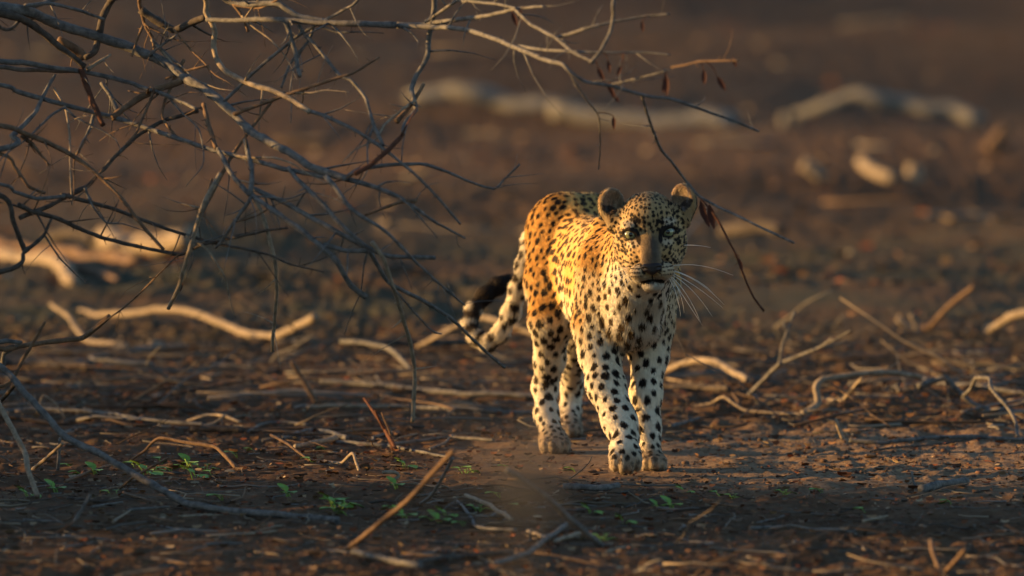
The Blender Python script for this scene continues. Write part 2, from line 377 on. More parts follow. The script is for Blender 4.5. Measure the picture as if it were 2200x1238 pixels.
# --- the dead thorn tree whose branches hang into the view
def tree_y(px, py):
    return -0.85+0.16*math.sin(px/170.0)+0.14*math.sin(py/130.0+1.0)-1.1*float(sstep(850, 1300, px))*float(sstep(420, 120, py))
TRUNK = np.array((-1.95, -0.9, 0))
BR = [  # bark, thickness at start and end in photo pixels, thorns, points
 ('grey', 19, 13, 10, [(20,20),(102,44),(170,64),(258,95),(305,115),(356,139),(390,163),(441,193),(502,244),(529,268),(577,305),(628,333),(679,366),(740,385)], 'L'),
 ('grey', 10, 3, 8, [(735,384),(800,402),(857,424),(935,477),(999,513)], ''),
 ('dark', 15, 11, 6, [(0,25),(68,52),(129,98),(183,140)], 'L'),
 ('brown', 14, 20, 0, [(125,85),(150,102),(172,118),(180,132)], ''),
 ('dark', 14, 10, 2, [(244,-10),(221,34),(214,75),(204,112),(183,125)], 'T'),
 ('grey', 10, 6, 8, [(0,129),(51,132),(102,142),(183,153),(237,166),(299,187),(356,204),(424,234)], 'L'),
 ('grey', 8, 8, 4, [(0,146),(90,151),(183,153)], 'L'),
 ('pale', 9, 4, 0, [(190,150),(215,133),(240,118)], ''),
 ('grey', 8, 8, 12, [(0,183),(34,197),(95,214),(190,241),(271,261),(326,278),(383,299),(441,319),(509,336),(556,349),(611,363),(700,383)], 'L'),
 ('grey', 6, 11, 6, [(119,163),(98,200),(78,237),(51,271),(27,295),(0,322)], 'R'),
 ('brown', 9, 6, 8, [(0,268),(51,285),(102,305),(149,329),(190,356),(217,380),(258,421),(292,465),(322,502),(353,536)], 'L'),
 ('dark', 7, 9, 8, [(424,241),(356,261),(288,299),(221,363),(207,377),(183,404),(146,421),(102,444),(41,468)], ''),
 ('pale', 10, 9, 6, [(441,-10),(445,27),(458,51),(465,71),(461,98),(468,126),(489,153),(529,173),(577,190),(621,210),(665,241)], 'T'),
 ('grey', 7, 4, 8, [(660,238),(700,250),(754,275),(798,302),(836,329),(890,373),(937,420),(990,480)], ''),
 ('dark', 15, 13, 3, [(305,20),(322,34),(373,64),(414,47),(445,38)], ''),
 ('grey', 8, 12, 8, [(445,41),(509,42),(577,41),(645,47),(740,50),(785,51),(853,54)], ''),
 ('grey', 11, 4, 8, [(853,54),(910,53),(971,44),(1039,37),(1107,20),(1168,14)], ''),
 ('grey', 11, 10, 4, [(480,-8),(543,7),(597,10),(638,34),(696,46)], 'T'),
 ('grey', 9, 4, 12, [(853,54),(925,58),(995,62),(1053,81),(1114,102),(1165,126),(1209,139),(1225,155),(1256,176),(1311,183),(1362,197),(1406,208),(1440,211),(1519,238),(1578,259),(1630,280)], ''),
 ('grey', 4, 2, 4, [(1225,158),(1240,185),(1263,217),(1286,251),(1290,305),(1286,366)], ''),
 ('grey', 5, 4, 4, [(1379,205),(1399,271),(1419,319),(1440,343),(1475,388),(1500,418),(1540,442),(1600,470),(1650,495),(1705,521)], ''),
 ('red', 4, 4, 2, [(1500,420),(1540,470),(1580,548),(1600,600),(1620,640),(1641,668)], ''),
 ('grey', 9, 8, 6, [(934,-10),(931,34),(920,85),(917,119),(893,159),(883,190),(890,220),(893,238),(870,265),(866,288)], 'T'),
 ('red', 8, 8, 2, [(866,286),(829,326),(798,353),(764,372)], ''),
 ('brown', 6, 10, 0, [(910,180),(893,215),(875,240),(853,265)], ''),
 ('grey', 5, 6, 5, [(775,-8),(740,20),(645,75),(577,129),(529,170),(482,217)], 'T'),
 ('brown', 4, 7, 5, [(815,122),(761,156),(740,163),(621,200),(502,244)], ''),
 ('brown', 5, 8, 4, [(590,210),(539,278),(492,349),(448,430),(434,458)], ''),
 ('pale', 9, 7, 2, [(475,370),(450,415),(434,448),(404,543),(383,618),(363,662)], ''),
 ('brown', 5, 5, 2, [(455,385),(438,440),(420,500)], ''),
 ('pale', 4, 3, 4, [(115,190),(139,231),(149,288),(151,373),(154,440)], ''),
 ('grey', 8, 9, 4, [(526,300),(543,360),(543,394),(539,420)], ''),
 ('pale', 8, 6, 4, [(539,414),(560,455),(577,509),(590,570),(594,624),(587,719),(585,757)], ''),
 ('grey', 8, 10, 6, [(465,322),(502,380),(543,421),(611,468),(679,522),(722,559),(751,609),(786,637)], ''),
 ('grey', 8, 7, 8, [(620,360),(637,381),(687,431),(740,488),(793,534),(839,552),(886,555),(932,554)], ''),
 ('grey', 8, 9, 8, [(540,405),(580,424),(633,449),(722,499),(783,531)], ''),
 ('grey', 9, 3, 8, [(700,378),(722,403),(751,442),(779,463),(829,495),(875,541),(928,594),(971,630),(999,655)], ''),
 ('brown', 5, 7, 2, [(783,463),(822,449),(864,435),(895,433)], ''),
 ('grey', 8, 8, 0, [(695,525),(740,537),(790,540)], ''),
 ('pale', 8, 7, 4, [(800,520),(825,559),(843,616),(864,673),(882,733),(891,800),(888,905)], ''),
 ('grey', 8, 5, 6, [(793,540),(836,609),(900,644),(964,683),(999,715),(1042,758),(1085,793)], ''),
 ('grey', 4, 3, 4, [(836,605),(850,623),(893,673),(928,708),(949,715)], ''),
 ('dark', 9, 4, 22, [(41,440),(71,455),(115,468),(163,489),(221,512),(319,536),(387,546),(434,526),(492,512),(570,495),(618,492)], ''),
 ('dark', 8, 3, 22, [(130,418),(176,431),(238,448),(319,478),(400,506),(475,526),(577,550),(628,570),(696,587)], ''),
 ('grey', 7, 5, 8, [(540,420),(533,434),(502,478),(478,516),(465,530)], ''),
 ('dark', 9, 9, 8, [(-5,420),(27,475),(54,539)], 'L'),
 ('dark', 5, 9, 10, [(112,470),(95,505),(54,539),(0,582)], 'R'),
 ('brown', 3, 3, 4, [(385,545),(340,590),(288,641),(240,680),(175,728)], ''),
 ('brown', 8, 5, 3, [(299,-8),(309,51),(326,85),(329,115)], 'T'),
 ('brown', 5, 4, 1, [(309,55),(295,90),(285,120)], ''),
 ('brown', 7, 5, 4, [(395,130),(375,165),(360,204),(346,251),(377,295)], ''),
 ('brown', 13, 12, 3, [(395,172),(380,180),(339,193),(288,217),(237,250)], ''),
 ('red', 12, 9, 2, [(176,150),(190,190),(200,221),(224,268)], ''),
 ('grey', 7, 5, 4, [(204,236),(195,270),(183,299),(163,332)], ''),
 ('brown', 6, 4, 4, [(330,190),(326,207),(295,282),(271,310)], ''),
 ('brown', 8, 8, 4, [(438,225),(451,278),(465,322)], ''),
 ('brown', 8, 5, 2, [(485,-8),(500,10),(519,34),(533,68)], 'T'),
 ('grey', 9, 7, 4, [(613,40),(621,64),(634,110),(645,166)], ''),
 ('grey', 6, 4, 3, [(672,60),(662,88),(624,136),(604,190)], ''),
 ('grey', 6, 6, 5, [(640,45),(651,68),(679,98),(730,163),(754,173),(785,210),(802,271),(822,312)], ''),
 ('grey', 6, 5, 5, [(1107,20),(1141,54),(1195,81),(1229,109),(1277,132)], ''),
 ('grey', 6, 3, 5, [(1195,82),(1256,64),(1321,48),(1379,37),(1440,31)], ''),
 ('grey', 6, 5, 3, [(1321,-8),(1318,30),(1311,68),(1290,109),(1268,134)], 'T'),
 ('grey', 6, 3, 4, [(1114,100),(1160,107),(1243,112),(1379,114),(1440,119)], ''),
 ('grey', 5, 6, 3, [(1000,-8),(985,0),(950,25),(915,48)], 'T'),
 ('grey', 6, 4, 4, [(990,-8),(1005,0),(1056,7),(1107,18)], 'T'),
 ('grey', 8, 3, 8, [(745,383),(768,367),(820,358),(870,356),(910,356),(958,370),(1005,390),(1060,407),(1083,387),(1117,353)], ''),
 ('brown', 4, 3, 2, [(1440,145),(1470,140),(1500,132),(1530,130),(1585,129)], ''),
 ('grey', 4, 3, 3, [(1310,183),(1340,176),(1440,150)], ''),
 ('grey', 6, 9, 5, [(0,60),(60,20),(130,-8)], 'T'),
 ('grey', 7, 5, 6, [(55,12),(110,8),(170,22),(225,40)], ''),
 ('grey', 6, 9, 6, [(215,180),(235,205),(250,240)], ''),
 ('brown', 5, 4, 3, [(355,170),(400,152),(448,140)], ''),
 ('grey', 6, 4, 4, [(320,120),(345,100),(380,75)], ''),
 ('brown', 7, 5, 2, [(-5,330),(30,360),(60,400),(95,415)], 'L'),
 ('grey', 6, 7, 5, [(0,395),(30,410),(80,425),(140,420)], 'L'),
 ('brown', 8, 4, 4, [(45,290),(70,310),(85,330),(105,355)], ''),
 ('brown', 9, 9, 1, [(-5,750),(15,750),(95,735),(175,728),(235,680)], 'L'),
 ('brown', 7, 5, 1, [(-5,830),(50,770),(100,690)], 'L'),
 ('grey', 10, 8, 1, [(2,790),(6,762),(12,735)], 'R'),
]
tree = empty('dead_thorn_tree', tuple(TRUNK+np.array((0, 0, gz1(*TRUNK[:2])))), 'bare thorny dead tree whose grey twigs hang over the clearing', 'tree')
toff = np.array(tree.location)
def tpart(name, pts, rad, mat, thorns, seed):
    me = wood_mesh(name, np.asarray(pts)-toff, rad, mat, thorns, seed); link(bpy.data.objects.new(name, me), tree)
tr_pts = [TRUNK+np.array(q) for q in ((0, 0, -0.1), (-0.02, 0.03, 0.3), (0.05, -0.02, 0.75), (0.02, -0.03, 1.25), (0.12, 0.0, 1.75), (0.10, 0.03, 2.3))]
tpart('trunk', tr_pts, [0.085, 0.072, 0.062, 0.055, 0.045, 0.02], 'grey', 0, 1)
limb = [np.array(q) for q in ((-1.9, -0.92, 1.28), (-1.4, -0.95, 1.36), (-0.8, -0.9, 1.38), (-0.2, -0.95, 1.42), (0.3, -1.4, 1.45))]
tpart('limb', limb, [0.045, 0.038, 0.030, 0.022, 0.012], 'grey', 4, 2)
TS = []
for i, (mat, t0, t1, th, pts, ed) in enumerate(BR):
    q = [P(x, y, tree_y(x, y)) for x, y in pts]
    dy = 0.03*math.sin(i*2.4); q = [v+np.array((0, dy, 0)) for v in q]
    rad = list(np.linspace(t0, t1, len(q))*0.5/PXM*1.2)
    if ed == 'L': q = [np.array((-1.93, -0.9, min(max(q[0][2]+0.12, 0.15), 2.1))), q[0]*0.5+np.array((-1.93, -0.9, q[0][2]+0.10))*0.5]+q; rad = [rad[0]*1.5, rad[0]*1.2]+rad
    if ed == 'R': q = q+[np.array((-1.93, -0.9, max(q[-1][2]-0.1, 0.12)))]; rad = rad+[rad[-1]*1.3]
    if ed == 'T':
        j = min(range(len(limb)), key=lambda k: abs(limb[k][0]-q[0][0])); q = [limb[j]]+q; rad = [rad[0]*1.3]+rad
    tpart('branch', q, rad, mat, int(th*1.6)+2, 100+i)
    TS.append(spline(np.array(q), 0.015))
rt = np.random.default_rng(55)
for i in range(34):                                    # finer twigs that fork from the branches
    src = BR[int(rt.integers(0, 62))][4]; x, y = src[int(rt.integers(1, len(src)))]
    if x > 900 or x < 20 or y > 560 or y < 10: continue
    an = rt.uniform(-0.2, 1.25) if rt.random() < 0.7 else rt.uniform(1.6, 2.8); ps = [(x, y)]
    for k in range(int(rt.integers(3, 6))):
        st_ = rt.uniform(28, 60); an += rt.normal(0, 0.28); x += st_*math.cos(an); y += st_*math.sin(an); ps.append((x, y))
    q = [P(px, py, tree_y(px, py)) for px, py in ps]
    tpart('twig', q, np.linspace(rt.uniform(4, 7), 1.6, len(q))*0.5/PXM, ('grey', 'brown', 'grey', 'pale')[i % 4], 7, 400+i)
# dark red dead leaves that still hang on it
m_dl, nt_, bs = new_mat('dead_leaf', 0.7, (0.060, 0.022, 0.017), 0.2)
TS = np.concatenate(TS)
def hang_leaf(px, py, L, ang):
    c = P(px, py, tree_y(px, py)-0.01); s = L/PXM
    near = TS[np.argmin(np.linalg.norm(TS-c, axis=1)+0.3*np.maximum(c[2]-TS[:, 2], 0))]
    if np.linalg.norm(near-c) > 0.004:
        q = bez(near, near*0.5+c*0.5+np.array((0.004, 0, 0.008)), c, 5); tpart('leaf_stalk', q, np.linspace(0.0014, 0.0009, 5), 'red', 0, 900+int(px))
    d = np.array((math.sin(ang), 0.25, -math.cos(ang))); d = unit(d); sd = unit(np.cross(d, (0.3, 1, 0.1)))
    nrm = np.cross(d, sd); vs = []
    for t, w_ in ((0, 0.03), (0.3, 0.16), (0.65, 0.15), (1, 0.02)):
        for k in (-1, 0, 1): vs.append(c+d*s*t+sd*s*w_*k+nrm*s*(0.10*abs(k)*w_*4+0.18*t*t))
    fs = [(r*3+k, r*3+k+1, (r+1)*3+k+1, (r+1)*3+k) for r in range(3) for k in range(2)]
    link(bpy.data.objects.new('leaf', mesh_np('leaf', np.array(vs)-toff, np.array(fs), m_dl)), tree)
for px, py, L, a in ((1430,160,42,0.1),(1432,168,30,-0.2),(1306,180,30,0.5),(1312,196,28,0.7),(1318,250,28,0.1),(1306,130,26,0.2),(1335,140,24,-0.3),(1284,145,30,0.5),(1512,150,30,0.1),(1575,125,20,0.4),(1505,432,44,0.3),(1512,455,34,0.4),(1524,440,50,0.25),(1588,556,26,0.3),(1380,45,22,0.1),(1100,26,30,0.4),(1118,22,26,0.1),(390,600,26,-0.05),(1541,165,32,0.6)): hang_leaf(px, py, L, a)

# --- sticks and logs lying about
def rowY(py): return 32040.0/(py+590.0)-20.0
def stick(name, mat, t0, t1, pts, label, cat='branch', thorns=0, Y=None, group=None, forks=(), knots=0.12, wob=0.35, lift=0.0):
    """pts in photo pixels; Y None: every point lies on the ground, a number: points hang at that depth, a pair: depth runs between them"""
    def place(ps, ta, tb, Yv):
        if Yv is None:
            fine = spline(np.array([(x, y, 0, 0) for x, y in ps], float), 14.0); ps = [(q[0], q[1]) for q in fine]
        rad = np.linspace(ta, tb, len(ps))*0.5*1.08; out = []; rr = []
        if Yv is not None and np.isscalar(Yv) and abs(ps[0][0]-ps[-1][0]) > 60:
            s_ = 0.12*(1 if ps[0][0] < ps[-1][0] else -1); Yv = (Yv+s_, Yv-s_)
        for k, (x, y) in enumerate(ps):
            if Yv is None:
                g = G(x, y); r = rad[k]*(20+g[1])/FPX; out.append(np.array((g[0], g[1], gz1(g[0], g[1])+r*0.75+lift)))
            else:
                yy = Yv if np.isscalar(Yv) else Yv[0]+(Yv[1]-Yv[0])*k/(len(ps)-1)
                r = rad[k]*(20+yy)/FPX; q = P(x, y, yy); q[2] = max(q[2], float(gz_base(np.array([q[0]]), np.array([yy]))[0])+r*0.3); out.append(q)
            rr.append(max(r, 0.0008))
        if Yv is None and len(out) > 4:
            z = np.array([q[2] for q in out]); z = np.maximum(z, np.maximum(np.roll(z, 1), np.roll(z, -1))); z = np.convolve(np.pad(z, 3, 'edge'), np.ones(7)/7, 'valid')
            for q, zz in zip(out, z): q[2] = zz+0.003
        return out, rr
    q, rr = place(pts, t0, t1, Y)
    o0 = np.array(q[0]); sd = abs(hash(label)) % 1 + int(pts[0][0]*7+pts[0][1]*13) % 9973
    base = np.array((o0[0], o0[1], gz1(o0[0], o0[1])))
    if not forks:
        o = bpy.data.objects.new(name, wood_mesh(name, np.array(q)-base, rr, mat, thorns, sd, knots=knots, wob=wob)); o.location = base; link(o)
        return tag(o, label, cat, group)
    e = empty(name, tuple(base), label, cat, group)
    link(bpy.data.objects.new('stem', wood_mesh('stem', np.array(q)-base, rr, mat, thorns, sd, knots=knots, wob=wob)), e)
    for n, (ta, tb, ps) in enumerate(forks):
        q, rr = place(ps, ta, tb, Y if np.isscalar(Y) else (Y[1] if Y is not None else None))
        link(bpy.data.objects.new('side_twig', wood_mesh('side_twig', np.array(q)-base, rr, mat, 0, sd+n+1, knots=knots, wob=wob)), e)
    return e
S = stick
# right of the leopard
S('fallen_branch', 'pale', 12, 14, [(1405,815),(1430,796),(1470,780),(1500,775),(1540,782),(1575,800),(1606,818)], 'thick pale branch arching just off the soil behind the forefeet', Y=(3.05, 2.4))
S('forked_branch', 'grey', 9, 8, [(1608,872),(1612,845),(1655,800),(1676,778)], 'grey twig forking upward into a slender Y beside the arching branch', Y=2.0,
  forks=((8,4,[(1676,780),(1683,740),(1697,700),(1708,668)]),(4,3,[(1690,716),(1682,692)]),(8,4,[(1675,780),(1730,760),(1765,745),(1787,725)]),(5,2,[(1763,746),(1795,728),(1828,709)]),(5,3,[(1768,744),(1800,738),(1822,731)]),(7,5,[(1612,848),(1640,870),(1690,880),(1722,888)])))
S('fallen_branch', 'pale', 15, 10, [(1722,892),(1735,882),(1757,862),(1752,830),(1766,815),(1830,806),(1900,800),(1960,805),(1978,812)], 'stout crooked branch propped up on a bent elbow over the litter', Y=(1.65,1.75), thorns=3)
S('fallen_branch', 'grey', 13, 9, [(1972,832),(2000,822),(2030,813),(2050,835),(2090,870),(2130,885),(2200,890),(2260,893)], 'long grey branch that dips from the crooked branch down to the soil', Y=(1.72,1.70), thorns=2)
S('fallen_branch', 'grey', 8, 7, [(2070,850),(2086,832),(2095,812),(2125,812),(2130,835),(2160,870),(2180,905),(2186,940)], 'pale hooked twig curling down onto the long straight stick', Y=(1.45,0.98), thorns=2)
S('long_stick', 'grey', 9, 8, [(1826,944),(1900,945),(2000,941),(2100,939),(2192,945),(2260,948)], 'long straight grey stick lying on bare sunlit soil', 'stick')
S('thin_stick', 'dark', 4, 5, [(1870,970),(1960,956),(2060,944),(2110,940)], 'thin dark twig lying against the long straight grey stick', 'stick')
S('stub_stick', 'pale', 6, 9, [(1797,900),(1803,922),(1813,948)], 'short pale stub standing up at the end of the long straight stick', 'stick', Y=0.9)
S('fallen_branch', 'pale', 5, 6, [(1495,884),(1530,866),(1556,853),(1600,880),(1660,892),(1720,900)], 'thin pale stick bent like a roof below the forked twig', 'stick', Y=1.75)
S('broken_stick', 'pale', 10, 6, [(1768,866),(1810,861),(1835,830),(1852,812)], 'pale broken stick leaning up under the crooked branch', 'stick', Y=1.9)
S('bark_chunk', 'grey', 15, 17, [(1985,1060),(2015,1054),(2045,1050),(2080,1046)], 'rough crumbling grey chunk of wood on bare soil', 'wood', knots=0.4)
S('curved_twig', 'grey', 5, 7, [(1957,1012),(1961,1035),(1972,1050),(1990,1058)], 'curved grey twig standing at the end of the crumbling chunk', 'stick', Y=-0.55)
S('curved_twig', 'brown', 9, 8, [(1998,1160),(2003,1190),(2022,1235),(2045,1215),(2075,1180)], 'brown twig bent into a U in the soft foreground soil', 'stick', Y=-2.45)
S('short_stick', 'grey', 13, 14, [(1207,1059),(1260,1058),(1300,1060),(1330,1056)], 'short thick grey stick lying in front of the hanging forepaw', 'stick')
S('fallen_branch', 'dark', 11, 13, [(1400,836),(1440,838),(1500,842),(1565,850)], 'dark weathered stick lying below the arching pale branch', 'stick')
S('fallen_branch', 'grey', 8, 9, [(1925,842),(2000,836),(2080,846),(2150,852),(2230,856)], 'grey stick half hidden behind the hooked twig', 'stick')
S('fallen_branch', 'pale', 10, 12, [(1928,682),(1950,700),(1974,722)], 'stubby sunlit stick forming a V with the taller leaning stick', 'stick', Y=4.5)
S('fallen_branch', 'pale', 8, 12, [(1958,674),(1965,690),(1975,722)], 'small sunlit upright stick inside the V of leaning sticks', 'stick', Y=4.45)
S('leaning_stick', 'brown', 13, 9, [(1978,722),(2000,700),(2045,655),(2092,615)], 'tall brown stick leaning out behind the stubby V of sticks', 'stick', Y=4.4)
S('fallen_branch', 'pale', 18, 18, [(2120,722),(2145,702),(2170,682),(2205,672),(2260,690),(2300,720)], 'thick tan branch arching up at the far end of the litter band', Y=4.3)
S('fallen_branch', 'grey', 9, 6, [(1440,915),(1470,908),(1500,900)], 'short grey stick beside the planted forefoot', 'stick')
# far behind
S('fallen_log', 'weathered', 34, 34, [(880,212),(960,205),(1050,208),(1100,222),(1190,246),(1250,250)], 'grey log with a humped back lying far behind the leopard', 'log', Y=17.5)
S('fallen_log', 'weathered', 34, 44, [(1180,232),(1260,244),(1330,258),(1450,266),(1575,272)], 'straight pale grey log far behind the ears of the leopard', 'log', Y=16.9)
S('fallen_log', 'weathered', 24, 30, [(1700,246),(1760,230),(1840,208),(1960,224),(2060,242),(2105,250)], 'bowed grey log resting across the far leaf litter', 'log', Y=17.0)
S('stump', 'grey', 26, 26, [(1690,242),(1691,290)], 'small upright stump at the end of the bowed grey log', 'stump', Y=16.6)
S('wood_piece', 'pale', 26, 26, [(1728,352),(1748,368),(1772,388)], 'blurred tan piece of wood tilted in the far litter', 'wood', Y=12.8)
S('wood_piece', 'pale', 24, 24, [(1848,347),(1880,364),(1925,388)], 'blurred tan stick sloping down beside the glowing wood block', 'wood', Y=12.7)
S('wood_block', 'pale', 32, 34, [(1966,356),(1966,388)], 'glowing upright block of cut wood in the far litter', 'wood', Y=12.6)
S('leaning_stick', 'brown', 30, 24, [(2120,342),(2140,300),(2165,268)], 'thick brown stick leaning up in the far litter', 'stick', Y=14.2)
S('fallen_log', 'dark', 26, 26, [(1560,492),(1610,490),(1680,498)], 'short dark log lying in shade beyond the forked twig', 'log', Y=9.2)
# left, behind
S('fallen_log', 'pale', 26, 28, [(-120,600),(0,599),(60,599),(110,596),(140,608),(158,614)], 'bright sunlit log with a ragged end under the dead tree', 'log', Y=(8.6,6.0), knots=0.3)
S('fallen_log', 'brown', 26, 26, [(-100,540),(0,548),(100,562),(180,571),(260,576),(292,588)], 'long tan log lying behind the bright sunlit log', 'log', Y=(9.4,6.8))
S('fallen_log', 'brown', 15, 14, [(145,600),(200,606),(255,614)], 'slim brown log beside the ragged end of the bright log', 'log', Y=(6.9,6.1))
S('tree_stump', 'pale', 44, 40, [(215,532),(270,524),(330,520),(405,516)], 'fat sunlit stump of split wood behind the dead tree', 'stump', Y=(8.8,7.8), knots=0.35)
S('fallen_log', 'dark', 20, 18, [(100,515),(150,500),(200,512)], 'dark short log beside the fat sunlit stump', 'log', Y=8.4)
S('fallen_branch', 'pale', 12, 17, [(170,708),(215,690),(260,676),(330,668),(400,667),(450,682),(500,706),(540,719),(590,722),(640,702),(678,680)], 'long tan branch that rises, dips and rises again behind the hanging twigs', Y=(5.2,3.9))
S('fallen_branch', 'pale', 9, 15, [(110,655),(145,680),(165,710),(190,735),(225,741),(274,741)], 'bent pale branch ending in a blunt cut end', Y=(4.3,3.8))
S('wood_chip', 'pale', 14, 14, [(320,737),(352,737)], 'small tan chip of wood beyond the blunt branch end', 'wood', Y=3.9)
S('fallen_log', 'dark', 24, 22, [(-60,792),(20,790),(100,796),(190,806)], 'dark log lying low behind the left sticks', 'log')
S('fallen_branch', 'grey', 9, 11, [(115,800),(180,789),(260,794),(330,800)], 'grey branch lying against the low dark log', 'branch')
S('fallen_branch', 'weathered', 9, 8, [(732,735),(780,738),(830,746),(855,765),(880,795)], 'pale branch bending down over a dark log', 'branch', Y=3.1)
S('fallen_log', 'dark', 17, 15, [(745,752),(850,750),(950,750),(1020,748)], 'dark straight log lying beneath the bending pale branch', 'log')
S('fallen_branch', 'pale', 9, 9, [(900,745),(950,716),(1010,685)], 'orange lit stick sloping up towards the tail curl', 'stick', Y=3.6)
S('fallen_branch', 'pale', 11, 11, [(1030,682),(1090,696),(1165,722)], 'tan stick passing behind the curl of the tail', 'stick', Y=3.9)
S('fallen_branch', 'grey', 11, 10, [(690,829),(760,831),(850,838),(1000,852),(1150,856)], 'long grey pole lying across the litter behind the hind feet', 'branch')
S('fallen_branch', 'pale', 9, 9, [(660,880),(750,879),(862,876)], 'straight pale stick with a clean broken end', 'stick')
S('fallen_branch', 'grey', 9, 9, [(840,870),(900,878),(960,884),(1040,886),(1148,884)], 'grey pole lying next to the straight pale stick', 'branch')
S('fallen_branch', 'grey', 9, 6, [(724,950),(780,955),(830,957),(870,950),(960,942),(1060,948)], 'slender grey branch with an upturned side twig', 'branch', forks=((7,4,[(925,966),(958,950),(972,935)]),(7,6,[(835,960),(900,972),(968,985)])))
S('bark_splinter', 'red', 5, 9, [(783,856),(815,905),(850,965)], 'long rusty bark splinter leaning over the slender grey branch', 'bark', Y=0.62)
S('bark_splinter', 'red', 4, 8, [(806,880),(825,920),(848,968)], 'shorter rusty bark splinter beside the long leaning one', 'bark', Y=0.58)
S('bark_splinter', 'brown', 3, 7, [(820,886),(836,925),(851,966)], 'thin brown bark splinter between the leaning rusty ones', 'bark', Y=0.55)
S('stake', 'brown', 8, 11, [(627,776),(650,815),(680,866)], 'dark brown stub leaning out of the pole litter', 'stick', Y=1.95)
# foreground
S('fallen_branch', 'brown', 11, 9, [(740,1195),(800,1140),(870,1082),(930,1015),(976,966)], 'slanting brown stick rising out of the soft foreground', 'stick', Y=(-1.95,-2.3))
S('thin_stick', 'grey', 8, 6, [(905,1110),(930,1060),(972,985)], 'thin grey twig standing beside the slanting brown stick', 'stick', Y=-1.1)
S('fallen_branch', 'pale', 8, 9, [(1001,1082),(1050,1103),(1098,1134)], 'tan stick sloping down among green seedlings', 'stick')
S('fallen_branch', 'grey', 6, 8, [(984,1090),(1005,1110),(1022,1140),(1060,1147),(1108,1149)], 'grey twig with a right-angle bend among green seedlings', 'stick')
S('short_stick', 'pale', 8, 9, [(1132,1149),(1182,1165)], 'short tan stick beyond the bent twig', 'stick')
S('short_stick', 'pale', 8, 10, [(1190,1168),(1250,1150)], 'short bright stick crossing the blue grey arching branch', 'stick')
S('fallen_branch', 'grey', 12, 13, [(1090,1008),(1120,1030),(1162,1061),(1229,1120),(1292,1172)], 'blurred blue grey branch arching down to the foreground soil', Y=(-2.2,-1.85))
S('fallen_branch', 'grey', 10, 11, [(1060,1218),(1144,1183),(1216,1138)], 'grey branch lying under the blue grey arching branch', 'branch')
S('fallen_branch', 'dark', 12, 12, [(890,1212),(996,1190),(1104,1190)], 'dark branch lying in the blurred foreground', 'branch')
S('fallen_branch', 'grey', 12, 13, [(760,1190),(830,1204),(900,1218)], 'grey branch at the foot of the slanting brown stick', 'branch')
S('curled_bark', 'pale', 7, 7, [(820,1014),(848,1014),(857,1022),(843,1034),(856,1048),(872,1058)], 'small curl of pale bark twisted like an S', 'bark', Y=-0.45)
S('bent_twig', 'pale', 7, 6, [(700,1012),(735,994),(757,974),(763,990),(771,1016)], 'pale twig bent into a peaked tent', 'stick', Y=0.05)
S('fallen_branch', 'grey', 13, 15, [(-60,745),(15,802),(48,839),(89,884),(141,939),(207,972),(281,1017),(333,1046),(400,1083),(481,1094),(577,1106),(666,1115),(726,1134)], 'long branch sweeping down from the dead tree onto the soil', Y=(-0.75,-1.35), thorns=5)
S('fallen_branch', 'pale', 11, 12, [(-30,800),(0,872),(26,917),(52,976),(59,1009),(80,1066)], 'pale stick curving down to the soil under the dead tree', 'stick', Y=-0.75)
S('fallen_branch', 'dark', 9, 9, [(34,824),(0,861),(-60,920)], 'dark stick crossing below the sweeping branch', 'stick', Y=(-0.72,-0.3))
S('fallen_branch', 'brown', 5, 9, [(283,990),(312,968),(340,943),(400,951),(460,959),(485,980),(508,1006)], 'pale sunlit stick with drooping dark ends', 'stick', Y=0.1)
S('fallen_branch', 'grey', 8, 8, [(-60,880),(60,884),(178,890),(326,909),(437,914)], 'long thin grey stick under the drooping-ended stick', 'stick')
S('fallen_branch', 'pale', 7, 5, [(432,916),(460,909),(484,892)], 'bright curved twig tip catching the sun', 'stick', Y=1.2)
S('fallen_branch', 'pale', 5, 6, [(402,906),(444,891),(480,893),(516,906)], 'thin tan twig arching over the bright curved tip', 'stick', Y=1.35)
S('short_log', 'dark', 14, 13, [(412,922),(465,924),(520,926)], 'short dark log under the bright curved twig', 'log')
S('fallen_branch', 'grey', 6, 6, [(534,926),(565,912),(600,908),(660,912)], 'small grey twig behind the forked grey one', 'stick')
S('fallen_branch', 'grey', 9, 10, [(606,942),(640,930),(677,921),(712,930),(745,942)], 'low humped grey branch left of the slender one', 'branch')
S('fallen_branch', 'pale', 9, 12, [(636,968),(680,956),(722,945)], 'pale stub of branch below the low humped one', 'stick')
S('fallen_branch', 'brown', 6, 5, [(583,935),(620,956),(668,992)], 'thin brown twig crossing the pale stub', 'stick', Y=0.25)
S('bent_twig', 'pale', 4, 4, [(80,888),(93,850),(122,869),(139,898)], 'thin bright twig bent under the sweeping branch', 'stick', Y=1.4)
S('fallen_branch', 'brown', 6, 6, [(140,1046),(190,1026),(238,1008)], 'thin brown stick crossing under the sweeping branch', 'stick')
S('fallen_branch', 'brown', 6, 5, [(255,1050),(300,1018),(364,984)], 'thin dark twig leaning over the sweeping branch', 'stick', Y=-0.75)
S('thin_stick', 'grey', 6, 7, [(127,938),(125,970),(122,1014)], 'short upright grey twig below the sweeping branch', 'stick', Y=-0.1)
S('fallen_branch', 'grey', 6, 9, [(194,1062),(178,1090),(155,1130)], 'grey twig propped in the blurred dark litter', 'stick', Y=-1.45)
S('fallen_branch', 'pale', 8, 6, [(70,1014),(100,985),(132,955)], 'tan stick leaning up beside the curving pale stick', 'stick', Y=-0.2)
